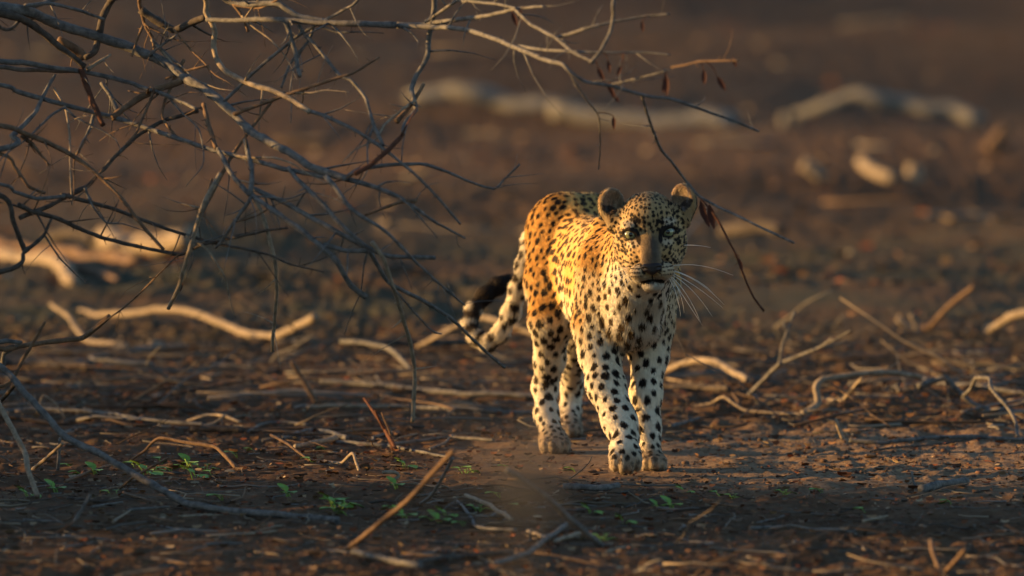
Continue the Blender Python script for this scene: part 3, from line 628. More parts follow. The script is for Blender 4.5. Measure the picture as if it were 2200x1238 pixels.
# heap of small sticks in the near left corner and bits strewn about: look-alikes
for k, (x, y, L, an) in enumerate(((230,1095,70,0.3),(300,1080,80,-0.5),(260,1120,60,0.9),(180,1085,70,-0.2),(320,1105,90,0.15),(350,1130,60,-0.4),(420,1120,70,0.1),(130,1100,60,0.5),(90,1130,80,-0.1),(240,1060,60,0.6),
                                   (560,1150,70,0.2),(620,1165,60,-0.3),(480,1170,80,0.05),(380,1180,70,0.3),(1330,1180,60,0.4),(1420,1150,70,-0.3),(1650,1140,80,0.15),(1560,1100,60,-0.2),(1880,1130,60,0.5),(1760,1190,70,0.1))):
    S('small_stick', ('grey', 'brown', 'pale', 'dark')[k % 4], 6, 4, [(x-L*0.5*math.cos(an), y+L*0.25*math.sin(an)), (x, y), (x+L*0.5*math.cos(an), y-L*0.25*math.sin(an))], 'small loose %s stick lying on the soft foreground soil' % ('grey', 'brown', 'tan', 'blackish')[k % 4], 'stick', group='small %s sticks strewn over the foreground soil' % ('grey', 'brown', 'tan', 'blackish')[k % 4])

# --- dry stalks close to the camera, far out of focus
dry = empty('dry_stalk', (0.02, -10.6, gz1(0.02, -10.6)), 'dry branched stalk standing out of focus before the hind feet', 'plant')
do = np.array(dry.location)
tp0 = P(1135, 1090, -10.6); b_ = np.array((do[0]+0.01, do[1], do[2]-0.03))
link(bpy.data.objects.new('stem', wood_mesh('stem', bez(b_, b_*0.5+tp0*0.5+np.array((-0.02, 0, 0)), tp0, 6)-do, np.linspace(0.003, 0.002, 6), 'grey', 0, 700, 5)), dry)
for k, (px, py) in enumerate(((1040,1010),(1075,960),(1110,930),(1150,900),(1190,930),(1220,980),(1230,1030),(1060,1050))):
    tp = P(px, py, -10.6+0.04*math.sin(k*2))
    link(bpy.data.objects.new('twig', wood_mesh('twig', bez(tp0, tp0*0.4+tp*0.6+np.array((0.004*math.sin(k*3), 0, 0.004)), tp, 5)-do, np.linspace(0.0026, 0.0014, 5), 'grey', 14, 710+k, 5)), dry)

# --- seedlings
m_sd, nt_, bs = new_mat('seedling_leaf', 0.5, (0.15, 0.29, 0.035), 0.35)
bs.inputs['Subsurface Weight'].default_value = 0.15; bs.inputs['Subsurface Radius'].default_value = (0.004, 0.006, 0.002)
def seedling_mesh(seed):
    r = np.random.default_rng(seed); vs, fs, o = [], [], 0
    for k in range(int(r.integers(2, 5))):
        a = r.uniform(0, 6.283); el = r.uniform(0.2, 1.1); d = np.array((math.cos(a)*math.cos(el), math.sin(a)*math.cos(el), math.sin(el)))
        st = np.array((r.normal(0, 0.004), r.normal(0, 0.004), 0.0)); tip = st+d*r.uniform(0.006, 0.017)
        v, f = tube(bez(st-np.array((0, 0, 0.01)), st*0.5+tip*0.5+np.array((0, 0, 0.004)), tip, 4), np.full(4, 0.0009), 4)
        vs.append(v); fs += [tuple(dict.fromkeys(int(z)+o for z in q)) for q in f]; o += len(v)
        d2 = unit(d+np.array((0, 0, -0.35))); sd = unit(np.cross(d2, (0.02, 0.03, 1))); up_ = np.cross(sd, d2); L = r.uniform(0.013, 0.023); rows = []
        for t, w_ in ((0, 0.08), (0.25, 0.42), (0.55, 0.50), (0.85, 0.32), (1.0, 0.04)):
            for q in (-1, 0, 1): rows.append(tip+d2*L*t+sd*L*w_*q+up_*L*(0.12*abs(q)-0.25*t*t))
        vs.append(np.array(rows)); fs += [(o+i*3+q, o+i*3+q+1, o+i*3+q+4, o+i*3+q+3) for i in range(4) for q in range(2)]; o += 15
    me = bpy.data.meshes.new('seedling'); me.from_pydata(np.concatenate(vs).tolist(), [], fs); me.materials.append(m_sd)
    me.polygons.foreach_set('use_smooth', np.ones(len(me.polygons), bool)); return me
SD = [seedling_mesh(300+k) for k in range(6)]
for k, (px, py, sc) in enumerate(((158,1004,1),(178,1026,1.2),(206,1024,1.1),(318,1022,1.4),(332,1018,1.2),(347,992,1),(372,1020,1.1),(396,1012,1),(408,1006,1.2),(420,1030,1.2),(442,1004,1.2),(455,1020,0.9),(512,984,1.1),(546,976,0.9),(620,1068,1.1),
        (722,1096,1.4),(736,1098,1.6),(748,1094,1.4),(730,1110,1.3),(745,1112,1.1),(852,1060,1),(872,1004,1),(1003,1018,1.1),(1016,1016,1),(1076,1068,1.1),(930,1122,1.2),(946,1128,1.2),(960,1120,1),(1032,1102,1),(1124,1092,1.1),(1092,1006,0.8),(1237,1012,1.1),(1444,1096,1.1),
        (1470,1062,0.9),(1580,1070,0.8),(1545,1068,0.8),(1768,1058,1),(2045,1086,1.1),(1414,1094,0.8),(1270,1110,1),(1302,1160,1.1),(290,1000,1),(480,1080,1.2),(700,966,0.9),(120,1060,1.1),(60,1075,1),(250,1070,1.1),(670,1000,0.9),(1000,1135,1),(845,1100,1),(870,1120,1.2),(1340,1125,0.9),(1690,1075,0.8),(1860,1110,0.9))):
    g = G(px, py); o = bpy.data.objects.new('seedling', SD[k % 6]); o.location = (g[0], g[1], gz1(g[0], g[1])); o.scale = (sc*1.25,)*3; o.rotation_euler = (0, 0, k*2.1)
    link(o); 
    lb, gp = (('leafy seedling in the thick green clump beside the sweeping branch end', 'seedlings of the thick green clump') if 715 < px < 755 and py > 1080 else
              ('small green seedling sprouting among the sticks under the dead tree', 'seedlings under the dead tree') if px < 715 else
              ('small green seedling between the slanting brown stick and the bent twigs', 'seedlings among the bent twigs') if px < 1180 else
              ('tiny green seedling on the bare soil before the leopard', 'seedlings on the bare soil'))
    tag(o, lb, 'seedling', gp)
FUR_N = 300000
rng = np.random.default_rng(11)
# ------------------------------------------------------------------ leopard: implicit body -> one continuous mesh
class Field:
    def __init__(s, lo, hi, h):
        s.lo = np.array(lo, float); s.h = h
        s.n = np.ceil((np.array(hi)-s.lo)/h).astype(int)+1
        s.ax = [s.lo[i]+h*np.arange(s.n[i]) for i in range(3)]
    def blank(s): return np.full(s.n, 0.1, np.float32)
    def box(s, lo, hi):
        a = np.clip(np.floor((lo-s.lo)/s.h).astype(int), 0, s.n); b = np.clip(np.ceil((hi-s.lo)/s.h).astype(int)+1, 0, s.n)
        sl = tuple(slice(a[i], b[i]) for i in range(3))
        g = np.meshgrid(*[s.ax[i][sl[i]] for i in range(3)], indexing='ij', sparse=True)
        return sl, g
def smin(a, b, k):
    if k <= 0: return np.minimum(a, b)
    h = np.maximum(k-np.abs(a-b), 0)/k
    return np.minimum(a, b)-h*h*k*0.25
def sd_cone(g, a, b, ra, rb):
    ba = b-a; L2 = float(ba@ba)
    X, Y, Z = g[0]-a[0], g[1]-a[1], g[2]-a[2]
    t = np.clip((X*ba[0]+Y*ba[1]+Z*ba[2])/L2, 0, 1)
    return np.sqrt((X-t*ba[0])**2+(Y-t*ba[1])**2+(Z-t*ba[2])**2)-(ra+(rb-ra)*t)
def sd_ell(g, c, R, r):
    X, Y, Z = g[0]-c[0], g[1]-c[1], g[2]-c[2]
    q = [(R[i][0]*X+R[i][1]*Y+R[i][2]*Z) for i in range(3)]
    k0 = np.sqrt(sum((q[i]/r[i])**2 for i in range(3)))
    k1 = np.sqrt(sum((q[i]/r[i]**2)**2 for i in range(3)))+1e-9
    return k0*(k0-1)/k1
def add(fd, D, pr, k=0.03, sub=False):
    """pr: ('c',a,b,ra,rb) or ('e',c,R,r)"""
    m = 0.035
    if pr[0] == 'c':
        lo = np.minimum(pr[1]-pr[3], pr[2]-pr[4])-m; hi = np.maximum(pr[1]+pr[3], pr[2]+pr[4])+m
    else:
        e = max(pr[3]); lo = pr[1]-e-m; hi = pr[1]+e+m
    sl, g = fd.box(lo, hi)
    d = sd_cone(g, *pr[1:]) if pr[0] == 'c' else sd_ell(g, *pr[1:])
    if sub: D[sl] = -smin(-D[sl], d.astype(np.float32), k)
    else: D[sl] = smin(D[sl], d.astype(np.float32), k)
def surface_nets(fd, D):
    ins = D < 0
    n = D.shape
    c = np.zeros(tuple(x-1 for x in n), np.uint8)
    for dx in (0, 1):
        for dy in (0, 1):
            for dz in (0, 1):
                c += ins[dx:n[0]-1+dx, dy:n[1]-1+dy, dz:n[2]-1+dz]
    act = np.argwhere((c > 0) & (c < 8)).astype(np.int32)
    idx = np.full(c.shape, -1, np.int32); idx[tuple(act.T)] = np.arange(len(act))
    acc = np.zeros((len(act), 3)); cnt = np.zeros(len(act))
    cor = [(x, y, z) for x in (0, 1) for y in (0, 1) for z in (0, 1)]
    val = {q: D[act[:, 0]+q[0], act[:, 1]+q[1], act[:, 2]+q[2]].astype(float) for q in cor}
    for q in cor:
        for ax in range(3):
            if q[ax] == 0:
                r = list(q); r[ax] = 1; r = tuple(r)
                va, vb = val[q], val[r]; m = (va < 0) != (vb < 0)
                t = va/np.where(va-vb == 0, 1, va-vb)
                p = np.array(q, float)[None, :].repeat(len(act), 0); p[:, ax] = t
                acc[m] += p[m]; cnt[m] += 1
    V = (act+acc/cnt[:, None])*fd.h+fd.lo
    F = []
    for ax in range(3):
        o = [(1, 2), (2, 0), (0, 1)][ax]
        a = np.take(ins, np.arange(n[ax]-1), ax); b = np.take(ins, np.arange(1, n[ax]), ax)
        e = np.argwhere(a != b)
        ok = np.ones(len(e), bool)
        for k in o: ok &= (e[:, k] > 0) & (e[:, k] < n[k]-1)
        e = e[ok]; flip = a[tuple(e.T)]
        def at(du, dv):
            q = e.copy(); q[:, o[0]] += du; q[:, o[1]] += dv
            return idx[tuple(q.T)]
        quad = np.stack([at(-1, -1), at(0, -1), at(0, 0), at(-1, 0)], 1)
        quad[~flip] = quad[~flip][:, ::-1]
        F.append(quad)
    return V, np.concatenate(F)
def smooth_mesh(V, F, it, lam=0.5):
    e = np.concatenate([F[:, [0, 1]], F[:, [1, 2]], F[:, [2, 3]], F[:, [3, 0]]]); e = np.concatenate([e, e[:, ::-1]])
    cnt = np.bincount(e[:, 0], minlength=len(V))[:, None]
    for _ in range(it):
        A = np.stack([np.bincount(e[:, 0], V[e[:, 1], k], len(V)) for k in range(3)], 1)/cnt
        V = V+lam*(A-V)
    return V
def vnormals(V, F):
    fn = np.cross(V[F[:, 2]]-V[F[:, 0]], V[F[:, 3]]-V[F[:, 1]])
    N = np.zeros_like(V)
    for k in range(4):
        for j in range(3): N[:, j] += np.bincount(F[:, k], fn[:, j], len(V))
    return N/(np.linalg.norm(N, axis=1)[:, None]+1e-12)

# --- frames
hip_c = P(1236, 480, 0.72)
BASE = np.array((hip_c[0], 0.72, 0.0))
sh_c = P(1353, 560, 0.08)
fwd = unit((sh_c[0]-BASE[0], 0.08-0.72, 0)); lft = np.array((-fwd[1], fwd[0], 0.0)); upv = np.array((0, 0, 1.0))
RB = np.array([fwd, lft, upv])                       # body rows: forward, left (image right), up
def B(u, v, z): return BASE+u*fwd+v*lft+z*upv
HO = P(1395, 501, -0.20)                             # between the eyes
hn = unit(np.array(cam.location)-HO)
roll = math.radians(4.0)
hs0 = unit(np.cross(hn, (0, 0, 1)))*-1.0
hs0 = unit(np.array((-hn[1], hn[0], 0.0)))            # image right
ht0 = np.cross(hs0, hn)*1.0
if ht0[2] < 0: ht0 = -ht0
hs = math.cos(roll)*hs0+math.sin(roll)*ht0; ht = math.cos(roll)*ht0-math.sin(roll)*hs0
RH = np.array([hs, hn, ht])
def H(s, n, t): return HO+s*hs+n*hn+t*ht
I3 = np.eye(3)
def rot(R, ax, ang):
    """rows of R turned about row axis ax"""
    return np.array([np.array(Matrix.Rotation(ang, 3, Vector(R[ax])) @ Vector(r)) for r in R])

torso = [
    ('e', B(-0.005, 0, 0.512), RB, (0.150, 0.088, 0.112)),
    ('e', B(-0.03, -0.040, 0.505), RB, (0.10, 0.050, 0.10)),
    ('e', B(-0.03, 0.040, 0.505), RB, (0.10, 0.050, 0.10)),
    ('e', B(0.20, 0, 0.450), RB, (0.23, 0.090, 0.135)),
    ('e', B(0.42, 0, 0.420), RB, (0.25, 0.101, 0.165)),
    ('e', B(0.60, 0, 0.43), RB, (0.13, 0.088, 0.13)),
    ('e', B(0.57, -0.062, 0.49), rot(RB, 1, 0.25), (0.075, 0.040, 0.115)),
    ('e', B(0.57, 0.062, 0.49), rot(RB, 1, 0.25), (0.075, 0.040, 0.115)),
    ('e', B(0.67, 0, 0.40), RB, (0.075, 0.070, 0.095)),
    ('e', B(0.705, 0, 0.415), RB, (0.070, 0.072, 0.110)),
    ('e', B(0.735, 0, 0.46), RB, (0.070, 0.066, 0.075)),
    ('c', B(0.60, 0, 0.50), H(0, -0.10, -0.02), 0.092, 0.073),
    ('c', B(0.66, 0, 0.44), H(0, -0.07, -0.06), 0.078, 0.055),
]
head = [
    ('e', H(0, -0.055, 0.020), RH, (0.073, 0.085, 0.076)),
    ('e', H(0, -0.005, 0.028), RH, (0.054, 0.042, 0.048)),
    ('e', H(-0.053, -0.035, -0.022), RH, (0.033, 0.050, 0.054)),
    ('e', H(0.053, -0.035, -0.022), RH, (0.033, 0.050, 0.054)),
    ('c', H(0, 0.006, -0.004), H(0, 0.072, -0.062), 0.0245, 0.0235),
    ('e', H(-0.030, 0.016, -0.042), RH, (0.025, 0.034, 0.033)),
    ('e', H(0.030, 0.016, -0.042), RH, (0.025, 0.034, 0.033)),
    ('e', H(-0.0250, 0.066, -0.092), RH, (0.0280, 0.033, 0.0220)),
    ('e', H(0.0250, 0.066, -0.092), RH, (0.0280, 0.033, 0.0220)),
    ('e', H(0, 0.084, -0.074), RH, (0.0215, 0.020, 0.015)),
    ('e', H(0.0, 0.048, -0.124), RH, (0.021, 0.025, 0.0155)),
    ('c', H(0, -0.03, -0.075), H(0, 0.038, -0.112), 0.046, 0.026),
    ('e', H(-0.040, -0.02, -0.062), RH, (0.028, 0.048, 0.034)),
    ('e', H(0.040, -0.02, -0.062), RH, (0.028, 0.048, 0.034)),
    ('e', H(-0.044, 0.016, 0.022), RH, (0.021, 0.016, 0.010)),
    ('e', H(0.044, 0.016, 0.022), RH, (0.021, 0.016, 0.010)),
]
EYE = [H(-0.0446, 0.0180, -0.0005), H(0.0446, 0.0180, -0.0005)]
def cones(pts):
    """(px,py,Y,r) chain -> cone primitives"""
    q = [(P(a, b, c), r) for a, b, c, r in pts]
    return [('c', q[i][0], q[i+1][0], q[i][1], q[i+1][1]) for i in range(len(q)-1)]
def paw(c, f, width, length, height, down=0.0):
    """paw at sole centre c, facing f; toes as four ellipsoids"""
    f = unit(f); sd = unit(np.cross(f, (0, 0, 1))); upp = np.cross(sd, f)
    R = np.array([f, sd, upp]); o = []
    o.append(('e', c+f*(-0.10*length)+upp*(height*0.50), R, (length*0.52, width*0.46, height*0.48)))
    for k, (q, fo) in enumerate(((-0.36, 0.24), (-0.125, 0.38), (0.125, 0.38), (0.36, 0.24))):
        tc = c+sd*q*width+f*fo*length+upp*height*0.34
        o.append(('e', tc, R, (length*0.27, width*0.130, height*0.38)))
    return o
legs = {}
legs['fr'] = cones([(1296, 575, 0.06, 0.062), (1284, 700, 0.09, 0.056), (1289, 760, 0.075, 0.046), (1302, 830, 0.02, 0.042), (1331, 905, -0.05, 0.037), (1343, 942, -0.085, 0.034)])
pc = P(1342, 1000, -0.15)
legs['fr'] += paw(pc+np.array((0, 0.02, 0.003)), (0.06, -0.86, -0.42), 0.078, 0.095, 0.062)
legs['fl'] = cones([(1404, 600, 0.10, 0.060), (1399, 700, 0.15, 0.050), (1395, 760, 0.145, 0.042), (1387, 850, 0.10, 0.034), (1389, 915, 0.075, 0.030), (1396, 965, 0.04, 0.026)])
c_ = G(1399, 1000); legs['fl'] += paw(np.array((c_[0], 0.015, 0.0)), (0.15, -1, 0), 0.064, 0.085, 0.046)
legs['hr'] = cones([(1206, 500, 0.70, 0.086), (1194, 610, 0.60, 0.072), (1184, 690, 0.52, 0.050), (1181, 775, 0.575, 0.033), (1171, 832, 0.615, 0.027), (1174, 890, 0.57, 0.025), (1186, 938, 0.51, 0.029)])
c_ = G(1191, 970); legs['hr'] += paw(np.array((c_[0], 0.49, 0.0)), (0.05, -1, 0), 0.076, 0.098, 0.050)
legs['hl'] = cones([(1284, 500, 0.74, 0.085), (1268, 620, 0.70, 0.066), (1246, 700, 0.74, 0.042), (1232, 775, 0.90, 0.028), (1229, 830, 1.02, 0.024), (1226, 880, 1.02, 0.022), (1225, 905, 0.97, 0.026)])
c_ = P(1224, 922, 0.95); legs['hl'] += paw(np.array((c_[0], 0.95, 0.006)), (0.08, -1, -0.12), 0.060, 0.085, 0.042)
tail_pts = [(1206, 455, 0.86, 0.034), (1172, 475, 0.93, 0.026), (1143, 520, 0.98, 0.0185), (1128, 570, 1.0, 0.0150), (1114, 620, 1.02, 0.0148), (1099, 670, 1.04, 0.0148), (1076, 715, 1.06, 0.0145),
            (1048, 738, 1.08, 0.0140), (1023, 727, 1.10, 0.0130), (1008, 699, 1.13, 0.0125), (1016, 668, 1.15, 0.0125), (1040, 637, 1.17, 0.0130), (1068, 615, 1.19, 0.0140), (1091, 603, 1.21, 0.0115)]
tail_pts = [(a, b, c, r*1.2) for a, b, c, r in tail_pts]
tail = cones(tail_pts)
ear_ax = []
ears = []
for sg, cc in ((-1, H(-0.0865, -0.055, 0.079)), (1, H(0.0885, -0.055, 0.078))):
    R = rot(RH, 2, -sg*0.50 if sg < 0 else -0.62)          # opening turned outward
    R = rot(R, 1, sg*0.42)
    ears.append((cc, R))

FD = Field((-0.17, -0.40, -0.01), (0.50, 1.27, 0.74), 0.0034)
T = FD.blank()
for p in torso: add(FD, T, p, 0.045)
def union(group, kin, katt):
    global DD
    L = FD.blank()
    for p in group: add(FD, L, p, kin if p[0] == 'c' else (0.018 if p[3][0] > p[3][1] and p[3][1] > 0.02 else 0.0125))
    DD = np.minimum(DD, smin(T, L, katt)) if DD is not None else smin(T, L, katt)
DD = None
# head with sockets, mouth and ears
L = FD.blank()
for i, p in enumerate(head): add(FD, L, p, 0.020 if i < 7 else 0.011)
for e in EYE: add(FD, L, ('e', e+hn*0.008, RH, (0.0185, 0.018, 0.0150)), 0.005, sub=True)
for sg in (-1, 1):
    for pts_, r_ in (([(0.026, 0.030, -0.011), (0.034, 0.0335, 0.0055), (0.044, 0.0345, 0.0117), (0.055, 0.0265, 0.0128), (0.065, 0.010, 0.0085)], 0.0050),
                     ([(0.026, 0.030, -0.012), (0.036, 0.0315, -0.0140), (0.046, 0.0310, -0.0140), (0.056, 0.024, -0.0080), (0.065, 0.010, 0.0050)], 0.0038)):
        q_ = [H(sg*x, y, z) for x, y, z in pts_]
        for i_ in range(len(q_)-1): add(FD, L, ('c', q_[i_], q_[i_+1], r_, r_), 0.004)
for (a, b) in ((H(-0.022, 0.088, -0.1155), H(0, 0.096, -0.112)), (H(0.022, 0.088, -0.1155), H(0, 0.096, -0.112))):
    add(FD, L, ('c', a, b, 0.0052, 0.006), 0.004, sub=True)
for cc, R in ears:
    add(FD, L, ('e', cc, R, (0.0325, 0.0150, 0.0345)), 0.010)
    add(FD, L, ('c', cc-R[2]*0.020, cc-R[2]*0.035+(H(0, -0.05, 0.04)-cc)*0.3, 0.020, 0.030), 0.014)
for cc, R in ears:
    add(FD, L, ('e', cc+R[1]*0.0125+R[2]*0.001, R, (0.0290, 0.0145, 0.0315)), 0.004, sub=True)
DD = smin(T, L, 0.030)
for k in legs: union(legs[k], 0.026 if k[0] == 'h' else 0.024, 0.045)
union(tail, 0.02, 0.03)
V, F = surface_nets(FD, DD)
del T, L, DD
V = smooth_mesh(V, F, 2, 0.5)
N = vnormals(V, F)
print('leopard', len(V), len(F))

# --- per point: nearest body region, hair direction
prims = [('torso', p, -fwd*0.9-upv*0.35) for p in torso[:11]]+[('neck', p, -fwd*0.8-upv*0.55) for p in torso[11:]]
prims += [('head', p, None) for p in head]
for k in legs:
    for p in legs[k]:
        d = unit(p[2]-p[1]) if p[0] == 'c' else p[2][0]*0.7-upv*0.4
        prims.append(('leg_'+k, p, d))
for p in tail: prims.append(('tail', p, unit(p[2]-p[1])))
for cc, R in ears: prims.append(('ear', ('e', cc, R, (0.0325, 0.0150, 0.0345)), R[2]))
def analyse(Q):
    g = (Q[:, 0], Q[:, 1], Q[:, 2]); n = len(Q)
    dist = {}; fl = np.zeros((n, 3)); wt = np.zeros(n)
    hv = Q-H(0, 0.10, -0.07)
    hv = hv/(np.linalg.norm(hv, axis=1)[:, None]+1e-9)
    for nm, p, d in prims:
        sd = sd_cone(g, *p[1:]) if p[0] == 'c' else sd_ell(g, *p[1:])
        dist[nm] = np.minimum(dist[nm], sd) if nm in dist else sd
        w_ = 1.0/(np.maximum(sd, 0)+0.006)**3
        fl += (hv if d is None else d[None, :])*w_[:, None]; wt += w_
    return dist, fl/wt[:, None]
dist, flow = analyse(V)
flow = flow-upv[None, :]*(1.6*sstep(0.56, 0.68, (V-BASE) @ fwd)*(dist['head'] > 0.012))[:, None]
flow = flow-N*np.sum(flow*N, 1)[:, None]
flow /= (np.linalg.norm(flow, axis=1)[:, None]+1e-6)
names = list(dist); dm = np.stack([dist[k] for k in names], 1); reg = dm.argmin(1)
R_ = {k: i for i, k in enumerate(names)}
def isr(*ks): return np.isin(reg, [R_[k] for k in ks])
is_head = isr('head'); is_ear = isr('ear'); is_tail = isr('tail')
is_leg = isr('leg_fr', 'leg_fl', 'leg_hr', 'leg_hl'); is_neck = isr('neck')
hl = (V-HO) @ RH.T                                    # head coordinates: right, out, up
bl = (V-BASE) @ RB.T                                  # body coordinates: forward, left, up

# --- coat: seeds of the spots
front = sstep(0.60, 0.70, bl[:, 0])                   # chest front
low = sstep(0.44, 0.26, V[:, 2])
side = sstep(0.10, 0.20, bl[:, 0])*sstep(0.60, 0.50, bl[:, 0])*sstep(0.5, 0.85, np.abs(N @ lft))
space = 0.0190+0.004*low+0.0045*front+0.0050*side
space = np.where(is_leg, 0.0185+0.0065*sstep(0.46, 0.25, V[:, 2])-0.009*sstep(0.09, 0.05, V[:, 2]), space)
hind = isr('leg_hr', 'leg_hl'); space = np.where(hind & (V[:, 2] > 0.3), space*1.10, space)
space = np.where(is_neck, 0.0165+0.007*sstep(0.50, 0.42, V[:, 2]), space)
space = np.where(is_head, 0.0100, space); space = np.where(is_ear, 0.02, space); space = np.where(is_tail, 0.027, space)
order = rng.permutation(len(V)); cell = 0.012; grid = {}; seeds = []
for i in order[:140000]:
    p = V[i]; s = space[i]; kx, ky, kz = int(p[0]//cell), int(p[1]//cell), int(p[2]//cell); m = int(s/cell)+1; ok = True
    for a in range(kx-m, kx+m+1):
        for b in range(ky-m, ky+m+1):
            for c in range(kz-m, kz+m+1):
                for j in grid.get((a, b, c), ()):
                    if np.dot(V[j]-p, V[j]-p) < s*s and np.dot(N[j], N[i]) > -0.2: ok = False; break
                if not ok: break
            if not ok: break
        if not ok: break
    if ok: grid.setdefault((kx, ky, kz), []).append(i); seeds.append(i)
seeds = np.array(seeds)
print('spots', len(seeds))
kd = kdtree.KDTree(len(seeds))
for j, i in enumerate(seeds): kd.insert(V[i], j)
kd.balance()
sp_r = space[seeds]*rng.uniform(0.29, 0.51, len(seeds)); sp_r = np.where(reg[seeds] == R_['head'], sp_r*1.14, sp_r)*(1-0.08*front[seeds]*(~is_head[seeds])); sp_n = N[seeds]; sp_f = flow[seeds]; sp_reg = reg[seeds]; sp_p = V[seeds]
gap_a = rng.uniform(0, 6.28, len(seeds))

def coat(Q, qn, qd, qflow, qreg):
    """base colour of the coat at surface points"""
    n = len(Q)
    hq = (Q-HO) @ RH.T; bq = (Q-BASE) @ RB.T
    head_m = (qreg == R_['head']); ear_m = qreg == R_['ear']; tail_m = qreg == R_['tail']; neck_m = qreg == R_['neck']
    leg_m = np.isin(qreg, [R_[k] for k in ('leg_fr', 'leg_fl', 'leg_hr', 'leg_hl')])
    gold = np.array((0.60, 0.325, 0.085)); cream = np.array((0.74, 0.63, 0.44)); white = np.array((0.76, 0.69, 0.58)); black = np.array((0.014, 0.010, 0.008))
    big = vnoise(Q, 9, 3)*0.5+vnoise(Q, 22, 4)*0.3
    # how pale: belly, inner legs, chest, lower legs
    pale = sstep(0.37, 0.25, Q[:, 2])*0.75
    pale = np.maximum(pale, 0.80*sstep(0.45, 0.88, -qn[:, 1]+0.25*qn[:, 0])*sstep(0.52, 0.40, Q[:, 2])*sstep(0.52, 0.62, bq[:, 0]))
    pale = np.maximum(pale, (~head_m & ~leg_m)*0.95*sstep(0.64, 0.72, bq[:, 0])*sstep(0.095, 0.06, np.abs(bq[:, 1]))*sstep(0.54, 0.47, Q[:, 2]))
    pale = np.maximum(pale, sstep(0.2, -0.7, qn[:, 2])*0.9*(~head_m))
    pale = np.where(neck_m, np.maximum(pale, 0.9*sstep(0.50, 0.42, Q[:, 2])), pale)
    pale = np.where(tail_m, 0.55+0.25*sstep(0.4, -0.6, qn[:, 2]), pale)
    pale = np.clip(pale+big*0.16, 0, 1)
    base = np.where((pale < 0.5)[:, None], gold+(cream-gold)*(pale*2)[:, None], cream+(white-cream)*(pale*2-1)[:, None])
    dust = leg_m*sstep(0.085, 0.03, Q[:, 2]+0.012*vnoise(Q, 60, 15))
    base = base*(1-dust[:, None])+dust[:, None]*np.array((0.36, 0.275, 0.19))
    # dark back line
    # spots
    dark = np.zeros(n); ros = np.zeros(n)
    wob = vnoise(Q, 95, 11)*0.32+vnoise(Q, 330, 12)*0.22
    idx = np.zeros((n, 3), np.int64)
    for a in range(n):
        r = kd.find_n(Q[a], 3)
        idx[a] = (r[0][1], r[1][1], r[2][1])
    for c in range(3):
        j = idx[:, c]
        q = Q-sp_p[j]; nn = sp_n[j]; ff = sp_f[j]
        okn = np.sum(nn*qn, 1) > -0.1
        al = np.sum(q*ff, 1); q2 = q-nn*np.sum(q*nn, 1)[:, None]; pe = np.sqrt(np.maximum(np.sum(q2*q2, 1)-al*al, 0))
        rj = sp_r[j]; rr = sp_reg[j]
        st = np.where(np.isin(rr, [R_['torso'], R_['neck']]), 1.38, 1.12)
        d = np.sqrt((al/st)**2+(pe*st**0.4)**2)/rj+wob
        m = sstep(1.12, 0.86, d)*okn
        isros = (rr == R_['torso']) & (bq[:, 0] < 0.60)
        ang = np.arctan2(pe, al)+gap_a[j]
        inn = sstep(0.66, 0.36, d)*isros*0.0
        dark = np.maximum(dark, m*(1-inn)); ros = np.maximum(ros, inn*m)
    dark = dark*(1-0.5*leg_m*sstep(0.055, 0.02, Q[:, 2]))
    # plain zones on the face
    ds, dn, dt = hq[:, 0], hq[:, 1], hq[:, 2]; as_ = np.abs(ds)
    bw = head_m*sstep(0.032, 0.019, as_+0.004*vnoise(Q, 180, 14))*sstep(0.016, -0.022, dt+0.006*vnoise(Q, 140, 16))*sstep(-0.096, -0.088, dt)*sstep(-0.01, 0.004, dn)
    bridge = bw > 0.5
    dark = dark*(1-sstep(0.25, 0.6, bw))
    fade_snout = head_m & (dt < -0.078)
    dark = np.where(fade_snout, 0, dark); 
    dark = np.where(ear_m, 0, dark)
    spotc = black[None, :]*np.ones((n, 1))
    flank = ((qreg == R_['torso']) & (Q[:, 2] > 0.3))
    spotc = np.where(flank[:, None], np.array((0.030, 0.017, 0.008)), spotc)
    hb = np.array((0.46, 0.30, 0.14)); 
    fcol = np.where((as_ > 0.05)[:, None], np.array((0.56, 0.38, 0.18)), np.array((0.50, 0.33, 0.15)))
    side_t = sstep(0.010, 0.024, as_)
    fcol = fcol*(1-bw[:, None])+bw[:, None]*(np.array((0.10, 0.073, 0.048))*(1-side_t[:, None])+np.array((0.21, 0.142, 0.082))*side_t[:, None])
    wh = np.array((0.80, 0.74, 0.64))
    und = head_m*sstep(0.010, 0.0, np.hypot((as_-0.042)/1.6, dt+0.024)-0.004)     # pale patch under each eye
    fcol = fcol+(wh-fcol)*und[:, None]*0.32
    upl = head_m*sstep(0.008, 0.0, np.hypot((as_-0.048)/1.8, dt-0.024)-0.006)
    fcol = fcol+(wh-fcol)*upl[:, None]*0.35
    chk = head_m*sstep(-0.05, -0.085, dt)*(1-bw)*sstep(0.015, 0.03, as_+sstep(-0.10, -0.115, dt))
    pad = np.array((0.60, 0.47, 0.31))+(np.array((0.74, 0.68, 0.58))-np.array((0.60, 0.47, 0.31)))*sstep(-0.104, -0.114, dt)[:, None]
    fcol = fcol+(pad-fcol)*chk[:, None]*0.9
    base = np.where(head_m[:, None], fcol*0.80, base)  # face coat toned down, shade on the face put into its colour
    # ear: tan rim, dark inside low down, pale tufts
    er = np.array((0.40, 0.26, 0.12))
    base = np.where(ear_m[:, None], er, base)
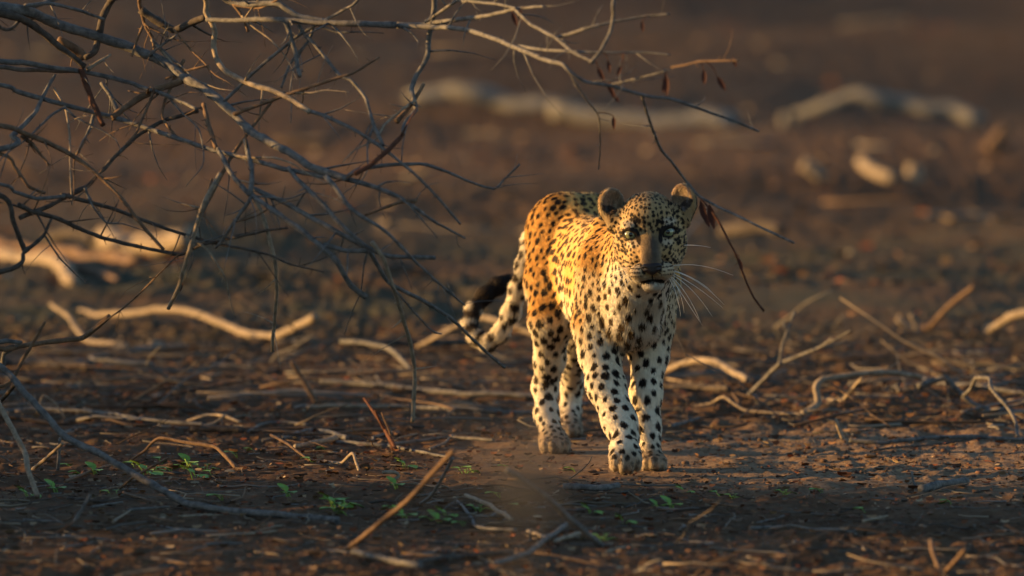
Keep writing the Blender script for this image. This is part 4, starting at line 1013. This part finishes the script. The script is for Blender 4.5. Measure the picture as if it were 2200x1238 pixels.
    for cc, R in ears:
        q = (Q-cc) @ R.T
        fac = qn @ R[1]; nearc = np.linalg.norm(Q-cc, axis=1) < 0.055
        ins = ear_m & (fac > 0.15) & nearc & (np.hypot(q[:, 0]/0.031, q[:, 2]/0.0335) < 1)
        streak = 0.5+0.5*vnoise(np.stack([q[:, 0]*420, q[:, 2]*60, q[:, 1]*0], 1), 1, 77)
        base = np.where(ins[:, None], np.array((0.16, 0.10, 0.055))+streak[:, None]*np.array((0.30, 0.22, 0.14)), base)
        lowi = ins & (q[:, 2]+0.4*np.abs(q[:, 0]) < -0.003)
        base = np.where(lowi[:, None], np.array((0.045, 0.028, 0.016))+streak[:, None]**3*0.16, base)
        back = ear_m & (fac < -0.15) & nearc & (q[:, 2] < 0.022)
        base = np.where(back[:, None], np.array((0.03, 0.022, 0.015)), base)
    dark = np.where(tail_m & (bq[:, 0] < -0.30), dark, dark)
    col = base*(1-dark[:, None])+spotc*dark[:, None]
    col = col*(1-ros[:, None])+ros[:, None]*(base*np.array((0.60, 0.50, 0.40)))
    # eye rims and tear lines
    for sg in (-1, 1):
        ex = (ds-sg*0.0446)*sg
        d = np.hypot(ex/0.0215, (dt-0.001+ex*-0.10)/0.0155)
        rim = head_m & (dn > -0.005) & (d < 1.0)
        tear = head_m & (np.hypot((ex+0.0195)/0.0050, (dt+0.0155)/0.0125) < 1) & (dn > -0.005)
        outer = head_m & (np.hypot((ex-0.0225)/0.007, (dt-0.005)/0.0035) < 1)
        col = np.where((rim | tear | outer)[:, None], black, col)
    # whisker rows, mouth line, nostril wings
    for k, (t0, sl) in enumerate(((-0.084, 0.20), (-0.0925, 0.10), (-0.101, 0.02))):
        row = head_m & (dn > 0.02) & (as_ > 0.020) & (np.abs(dt-(t0+sl*(as_-0.02)*0.5)) < 0.0012+0.0009*np.sin(as_*1100+k*2))
        col = np.where(row[:, None], black, col)
    lipy = -0.1135-0.10*np.maximum(as_-0.004, 0)
    lip = head_m & (dn > 0.03) & (np.abs(dt-lipy) < 0.0042-0.10*np.maximum(as_-0.014, 0)) & (as_ < 0.040)
    col = np.where(lip[:, None], black, col)
    wing = head_m & (dn > 0.05) & (np.abs(as_-(0.0225+0.35*(dt+0.082))) < 0.0028) & (dt < -0.070) & (dt > -0.097)
    col = np.where(wing[:, None], black, col)
    phil = head_m & (dn > 0.06) & (as_ < 0.0016) & (dt < -0.094) & (dt > -0.113)
    col = np.where(phil[:, None], black, col)
    # dark tail tip with pale rings
    tipx = tail_s(Q)
    tipd = tail_m*sstep(0.58, 0.70, tipx+0.04*qn[:, 2])
    rings = 0.5+0.5*np.sin(tipx*105+0.6)
    blk = tipd*np.where(tipx > 0.86, 1, 0.25+0.75*sstep(0.22, 0.45, rings))
    col = col*(1-blk[:, None])+black*blk[:, None]
    return col
tl = np.array([P(a, b, c) for a, b, c, r in tail_pts]); seg = np.linalg.norm(np.diff(tl, axis=0), axis=1); cum = np.concatenate([[0], np.cumsum(seg)])/seg.sum()
def tail_s(Q):
    best = np.full(len(Q), 9.0); s = np.zeros(len(Q))
    for i in range(len(tl)-1):
        ba = tl[i+1]-tl[i]; t = np.clip(((Q-tl[i]) @ ba)/(ba @ ba), 0, 1)
        d = np.linalg.norm(Q-tl[i]-t[:, None]*ba, axis=1); m = d < best
        best[m] = d[m]; s[m] = (cum[i]+(cum[i+1]-cum[i])*t)[m]
    return s

vcol = coat(V, N, dm.min(1), flow, reg)
# --- materials
m_skin, nt_, bs = new_mat('leopard_coat', 0.75, spec=0.2)
at = nt_.nodes.new('ShaderNodeAttribute'); at.attribute_name = 'coat'
nt_.links.new(at.outputs['Color'], bs.inputs['Base Color'])
m_fur = bpy.data.materials.new('leopard_fur'); m_fur.use_nodes = True
nt_ = m_fur.node_tree; nt_.nodes.remove(nt_.nodes['Principled BSDF'])
at = nt_.nodes.new('ShaderNodeAttribute'); at.attribute_name = 'coat'
hb_ = nt_.nodes.new('ShaderNodeBsdfHairPrincipled'); hb_.parametrization = 'COLOR'
hb_.inputs['Roughness'].default_value = 0.45; hb_.inputs['Radial Roughness'].default_value = 0.7
nt_.links.new(at.outputs['Color'], hb_.inputs['Color'])
df = nt_.nodes.new('ShaderNodeBsdfDiffuse'); nt_.links.new(at.outputs['Color'], df.inputs['Color'])
an_ = nt_.nodes.new('ShaderNodeAttribute'); an_.attribute_name = 'skin_normal'; nt_.links.new(an_.outputs['Vector'], df.inputs['Normal'])
mx_ = nt_.nodes.new('ShaderNodeMixShader'); mx_.inputs[0].default_value = 0.22
nt_.links.new(df.outputs[0], mx_.inputs[1]); nt_.links.new(hb_.outputs[0], mx_.inputs[2])
nt_.links.new(mx_.outputs[0], nt_.nodes['Material Output'].inputs['Surface'])

leo = empty('leopard', (BASE[0], 0.4, 0), 'spotted leopard walking over bare soil, flank lit by low sun', 'leopard')
off = np.array(leo.location)
me = mesh_np('body', V-off, F, m_skin)
a = me.attributes.new('coat', 'FLOAT_COLOR', 'POINT'); a.data.foreach_set('color', np.concatenate([vcol, np.ones((len(V), 1))], 1).astype(np.float32).ravel())
body = link(bpy.data.objects.new('body', me), leo)

# --- fur
NH = FUR_N
tri = np.concatenate([F[:, [0, 1, 2]], F[:, [0, 2, 3]]])
ar = np.linalg.norm(np.cross(V[tri[:, 1]]-V[tri[:, 0]], V[tri[:, 2]]-V[tri[:, 0]]), axis=1)
hz = np.isin(reg[tri[:, 0]], [R_['head'], R_['ear']])
pr_ = ar*np.where(hz, 2.6, 1.0); pr_ /= pr_.sum()
ti = rng.choice(len(tri), NH, p=pr_)
u1, u2 = np.sqrt(rng.random(NH)), rng.random(NH)
bc = np.stack([1-u1, u1*(1-u2), u1*u2], 1)
def interp(A): return sum(A[tri[ti, k]]*bc[:, k][:, None] for k in range(3))
Rt = interp(V); Nn = interp(N); Nn /= np.linalg.norm(Nn, axis=1)[:, None]+1e-9
Ff = interp(flow); Ff -= Nn*np.sum(Ff*Nn, 1)[:, None]; Ff /= np.linalg.norm(Ff, axis=1)[:, None]+1e-6
rg = reg[tri[ti, 0]]
hc = coat(Rt, Nn, None, Ff, rg)
hq = (Rt-HO) @ RH.T
ln = np.full(NH, 0.0072)
ln = np.where(rg == R_['head'], 0.0045+0.006*sstep(0.0, -0.05, hq[:, 1]), ln)
chin = (rg == R_['head']) & (hq[:, 2] < -0.112); ln = np.where(chin, 0.009, ln)
ln = np.where(rg == R_['ear'], 0.0085, ln); ln = np.where(rg == R_['tail'], 0.013, ln)
legm = np.isin(rg, [R_[k] for k in ('leg_fr', 'leg_fl', 'leg_hr', 'leg_hl')])
ln = np.where(legm, 0.008+0.003*sstep(0.1, 0.4, Rt[:, 2]), ln)
ln = np.where((rg == R_['neck']) & (Rt[:, 2] < 0.5), 0.0075, ln)
belly = (Nn[:, 2] < -0.4) & (rg == R_['torso']); ln = np.where(belly, 0.018, ln)
ln *= rng.uniform(0.65, 1.2, NH)
bqh = (Rt-BASE) @ RB.T
ln = np.where((rg == R_['torso']) & (np.abs(Nn @ lft) > 0.55) & (bqh[:, 0] < 0.62), ln*0.62, ln)
# keep the eyes, nose and mouth free of hair
free = np.zeros(NH, bool)
for e in EYE: free |= np.linalg.norm((Rt-e-hn*0.006) @ RH.T/np.array((0.0185, 0.02, 0.0125)), axis=1) < 1
free |= np.linalg.norm((hq-np.array((0, 0.098, -0.083)))/np.array((0.0255, 0.02, 0.0165)), axis=1) < 1
keep = ~free
Rt, Nn, Ff, hc, ln, rg = Rt[keep], Nn[keep], Ff[keep], hc[keep], ln[keep], rg[keep]; NH = len(Rt)
jit = rng.normal(0, 0.13, (NH, 3)); clump = np.stack([vnoise(Rt, 70, 20+k) for k in range(3)], 1)*0.13
lift = rng.uniform(0.28, 0.50, NH)[:, None]
d0 = Ff*0.85+Nn*(lift+0.25)+jit+clump; d0 /= np.linalg.norm(d0, axis=1)[:, None]
d1 = Ff+Nn*(lift-0.22)+jit+clump; d1 /= np.linalg.norm(d1, axis=1)[:, None]
pts = np.zeros((NH, 4, 3)); pts[:, 0] = Rt-Nn*0.0008-off
l3 = (ln/3)[:, None]
pts[:, 1] = pts[:, 0]+d0*l3; pts[:, 2] = pts[:, 1]+(d0*0.4+d1*0.6)*l3; pts[:, 3] = pts[:, 2]+d1*l3
cu = bpy.data.hair_curves.new('fur'); cu.add_curves([4]*NH)
cu.attributes['position'].data.foreach_set('vector', pts.astype(np.float32).ravel())
ra = cu.attributes.get('radius') or cu.attributes.new('radius', 'FLOAT', 'POINT')
rad = np.tile(np.array((0.00042, 0.00040, 0.00030, 0.00006)), NH)*np.repeat(np.where((rg == R_['head']), 0.72, 1.0), 4)
ra.data.foreach_set('value', rad.astype(np.float32))
hc = hc*rng.uniform(0.80, 1.15, (NH, 1)); hc = np.clip(hc, 0.003, 0.88)
ca = cu.attributes.new('coat', 'FLOAT_COLOR', 'CURVE')
ca.data.foreach_set('color', np.concatenate([hc, np.ones((NH, 1))], 1).astype(np.float32).ravel())
sn = cu.attributes.new('skin_normal', 'FLOAT_VECTOR', 'CURVE')
sn.data.foreach_set('vector', (Nn*0.9+d1*0.25).astype(np.float32).ravel())
cu.materials.append(m_fur)
fur = link(bpy.data.objects.new('fur', cu), leo)

# --- eyes
m_eye, _, _ = new_mat('eye_rim', 0.3, (0.012, 0.010, 0.008), 0.5)
m_pupil, _, _ = new_mat('pupil', 0.05, (0.003, 0.003, 0.003), 0.6)
m_iris, nt_, bs = new_mat('iris', 0.12, (0.3, 0.3, 0.2), 0.6)
tc = nt_.nodes.new('ShaderNodeTexCoord'); ns = nt_.nodes.new('ShaderNodeTexNoise'); ns.inputs['Scale'].default_value = 900
cr = nt_.nodes.new('ShaderNodeValToRGB'); cr.color_ramp.elements[0].color = (0.12, 0.135, 0.065, 1); cr.color_ramp.elements[1].color = (0.27, 0.27, 0.145, 1)
nt_.links.new(tc.outputs['Object'], ns.inputs['Vector']); nt_.links.new(ns.outputs[0], cr.inputs[0]); nt_.links.new(cr.outputs[0], bs.inputs['Base Color'])
bs.inputs['Coat Weight'].default_value = 1.0; bs.inputs['Coat Roughness'].default_value = 0.03
def cap(c, ax, r, a0, nseg=28, nring=8):
    ax = unit(ax); e1 = unit(np.cross(ax, (0.1, 0.2, 1))); e2 = np.cross(ax, e1)
    vs = [c+ax*r]; fs = []
    for i in range(1, nring+1):
        th = a0*i/nring
        for j in range(nseg):
            ph = 2*math.pi*j/nseg
            vs.append(c+r*(math.cos(th)*ax+math.sin(th)*(math.cos(ph)*e1+math.sin(ph)*e2)))
    for j in range(nseg): fs.append((0, 1+j, 1+(j+1) % nseg))
    for i in range(nring-1):
        b0 = 1+i*nseg; b1 = b0+nseg
        for j in range(nseg):
            k = (j+1) % nseg
            fs.append((b0+j, b1+j, b1+k)); fs.append((b0+j, b1+k, b0+k))
    return np.array(vs), np.array(fs)
for e in EYE:
    gz = unit(np.array(cam.location)-e)
    v, f = cap(e-off, gz, 0.0165, math.pi*0.999, 28, 16); eo = link(bpy.data.objects.new('eye', mesh_np('eye', v, f, m_eye)), leo)
    v, f = cap(e-off, gz, 0.0168, math.radians(49)); link(bpy.data.objects.new('iris', mesh_np('iris', v, f, m_iris)), eo)
    v, f = cap(e-off, gz, 0.0170, math.radians(17)); link(bpy.data.objects.new('pupil', mesh_np('pupil', v, f, m_pupil)), eo)
# --- nose leather
fn_ = Field(H(0, 0.09, -0.08)-0.05, H(0, 0.09, -0.08)+0.05, 0.0014); Dn = fn_.blank()
for p in [('e', H(0, 0.095, -0.079), RH, (0.0240, 0.014, 0.0085)), ('e', H(0, 0.098, -0.089), RH, (0.0125, 0.011, 0.0110)), ('e', H(-0.0125, 0.095, -0.084), RH, (0.0110, 0.012, 0.0090)), ('e', H(0.0125, 0.095, -0.084), RH, (0.0110, 0.012, 0.0090))]: add(fn_, Dn, p, 0.006)
for sg in (-1, 1): add(fn_, Dn, ('c', H(sg*0.0110, 0.113, -0.0860), H(sg*0.0200, 0.103, -0.083), 0.0040, 0.0030), 0.003, sub=True)
vn, fnn = surface_nets(fn_, Dn); vn = smooth_mesh(vn, fnn, 2)
m_nose, nt_, bs = new_mat('nose_leather', 0.55, (0.016, 0.010, 0.009), 0.4)
link(bpy.data.objects.new('nose', mesh_np('nose', vn-off, fnn, m_nose)), leo)
# --- whiskers
m_wh, _, _ = new_mat('whisker_white', 0.4, (0.85, 0.80, 0.72), 0.5)
WH = [((1443, 582), (1500, 595), (1556, 655)), ((1442, 586), (1495, 610), (1553, 662)), ((1441, 589), (1490, 615), (1530, 680)), ((1440, 592), (1478, 625), (1505, 692)),
      ((1443, 580), (1510, 600), (1540, 640)), ((1440, 594), (1465, 625), (1470, 672)), ((1438, 590), (1470, 640), (1508, 698)), ((1444, 572), (1500, 560), (1575, 592)), ((1437, 596), (1460, 640), (1462, 680)),
      ((1351, 577), (1325, 582), (1295, 603)), ((1350, 581), (1320, 592), (1292, 615)), ((1350, 584), (1325, 600), (1300, 625)), ((1352, 588), (1335, 600), (1308, 622)), ((1354, 593), (1335, 610), (1322, 643)), ((1356, 596), (1345, 610), (1335, 640)),
      ((1351, 574), (1320, 578), (1296, 590)), ((1470, 527), (1500, 526), (1527, 532))]
for a, b, c in WH:
    p = bez(P(a[0], a[1], -0.255), P(b[0], b[1], -0.275), P(c[0], c[1], -0.25), 9)
    link(bpy.data.objects.new('whisker', tube_mesh('whisker', p-off, np.linspace(0.00075, 0.0002, 9), m_wh, 5)), leo)
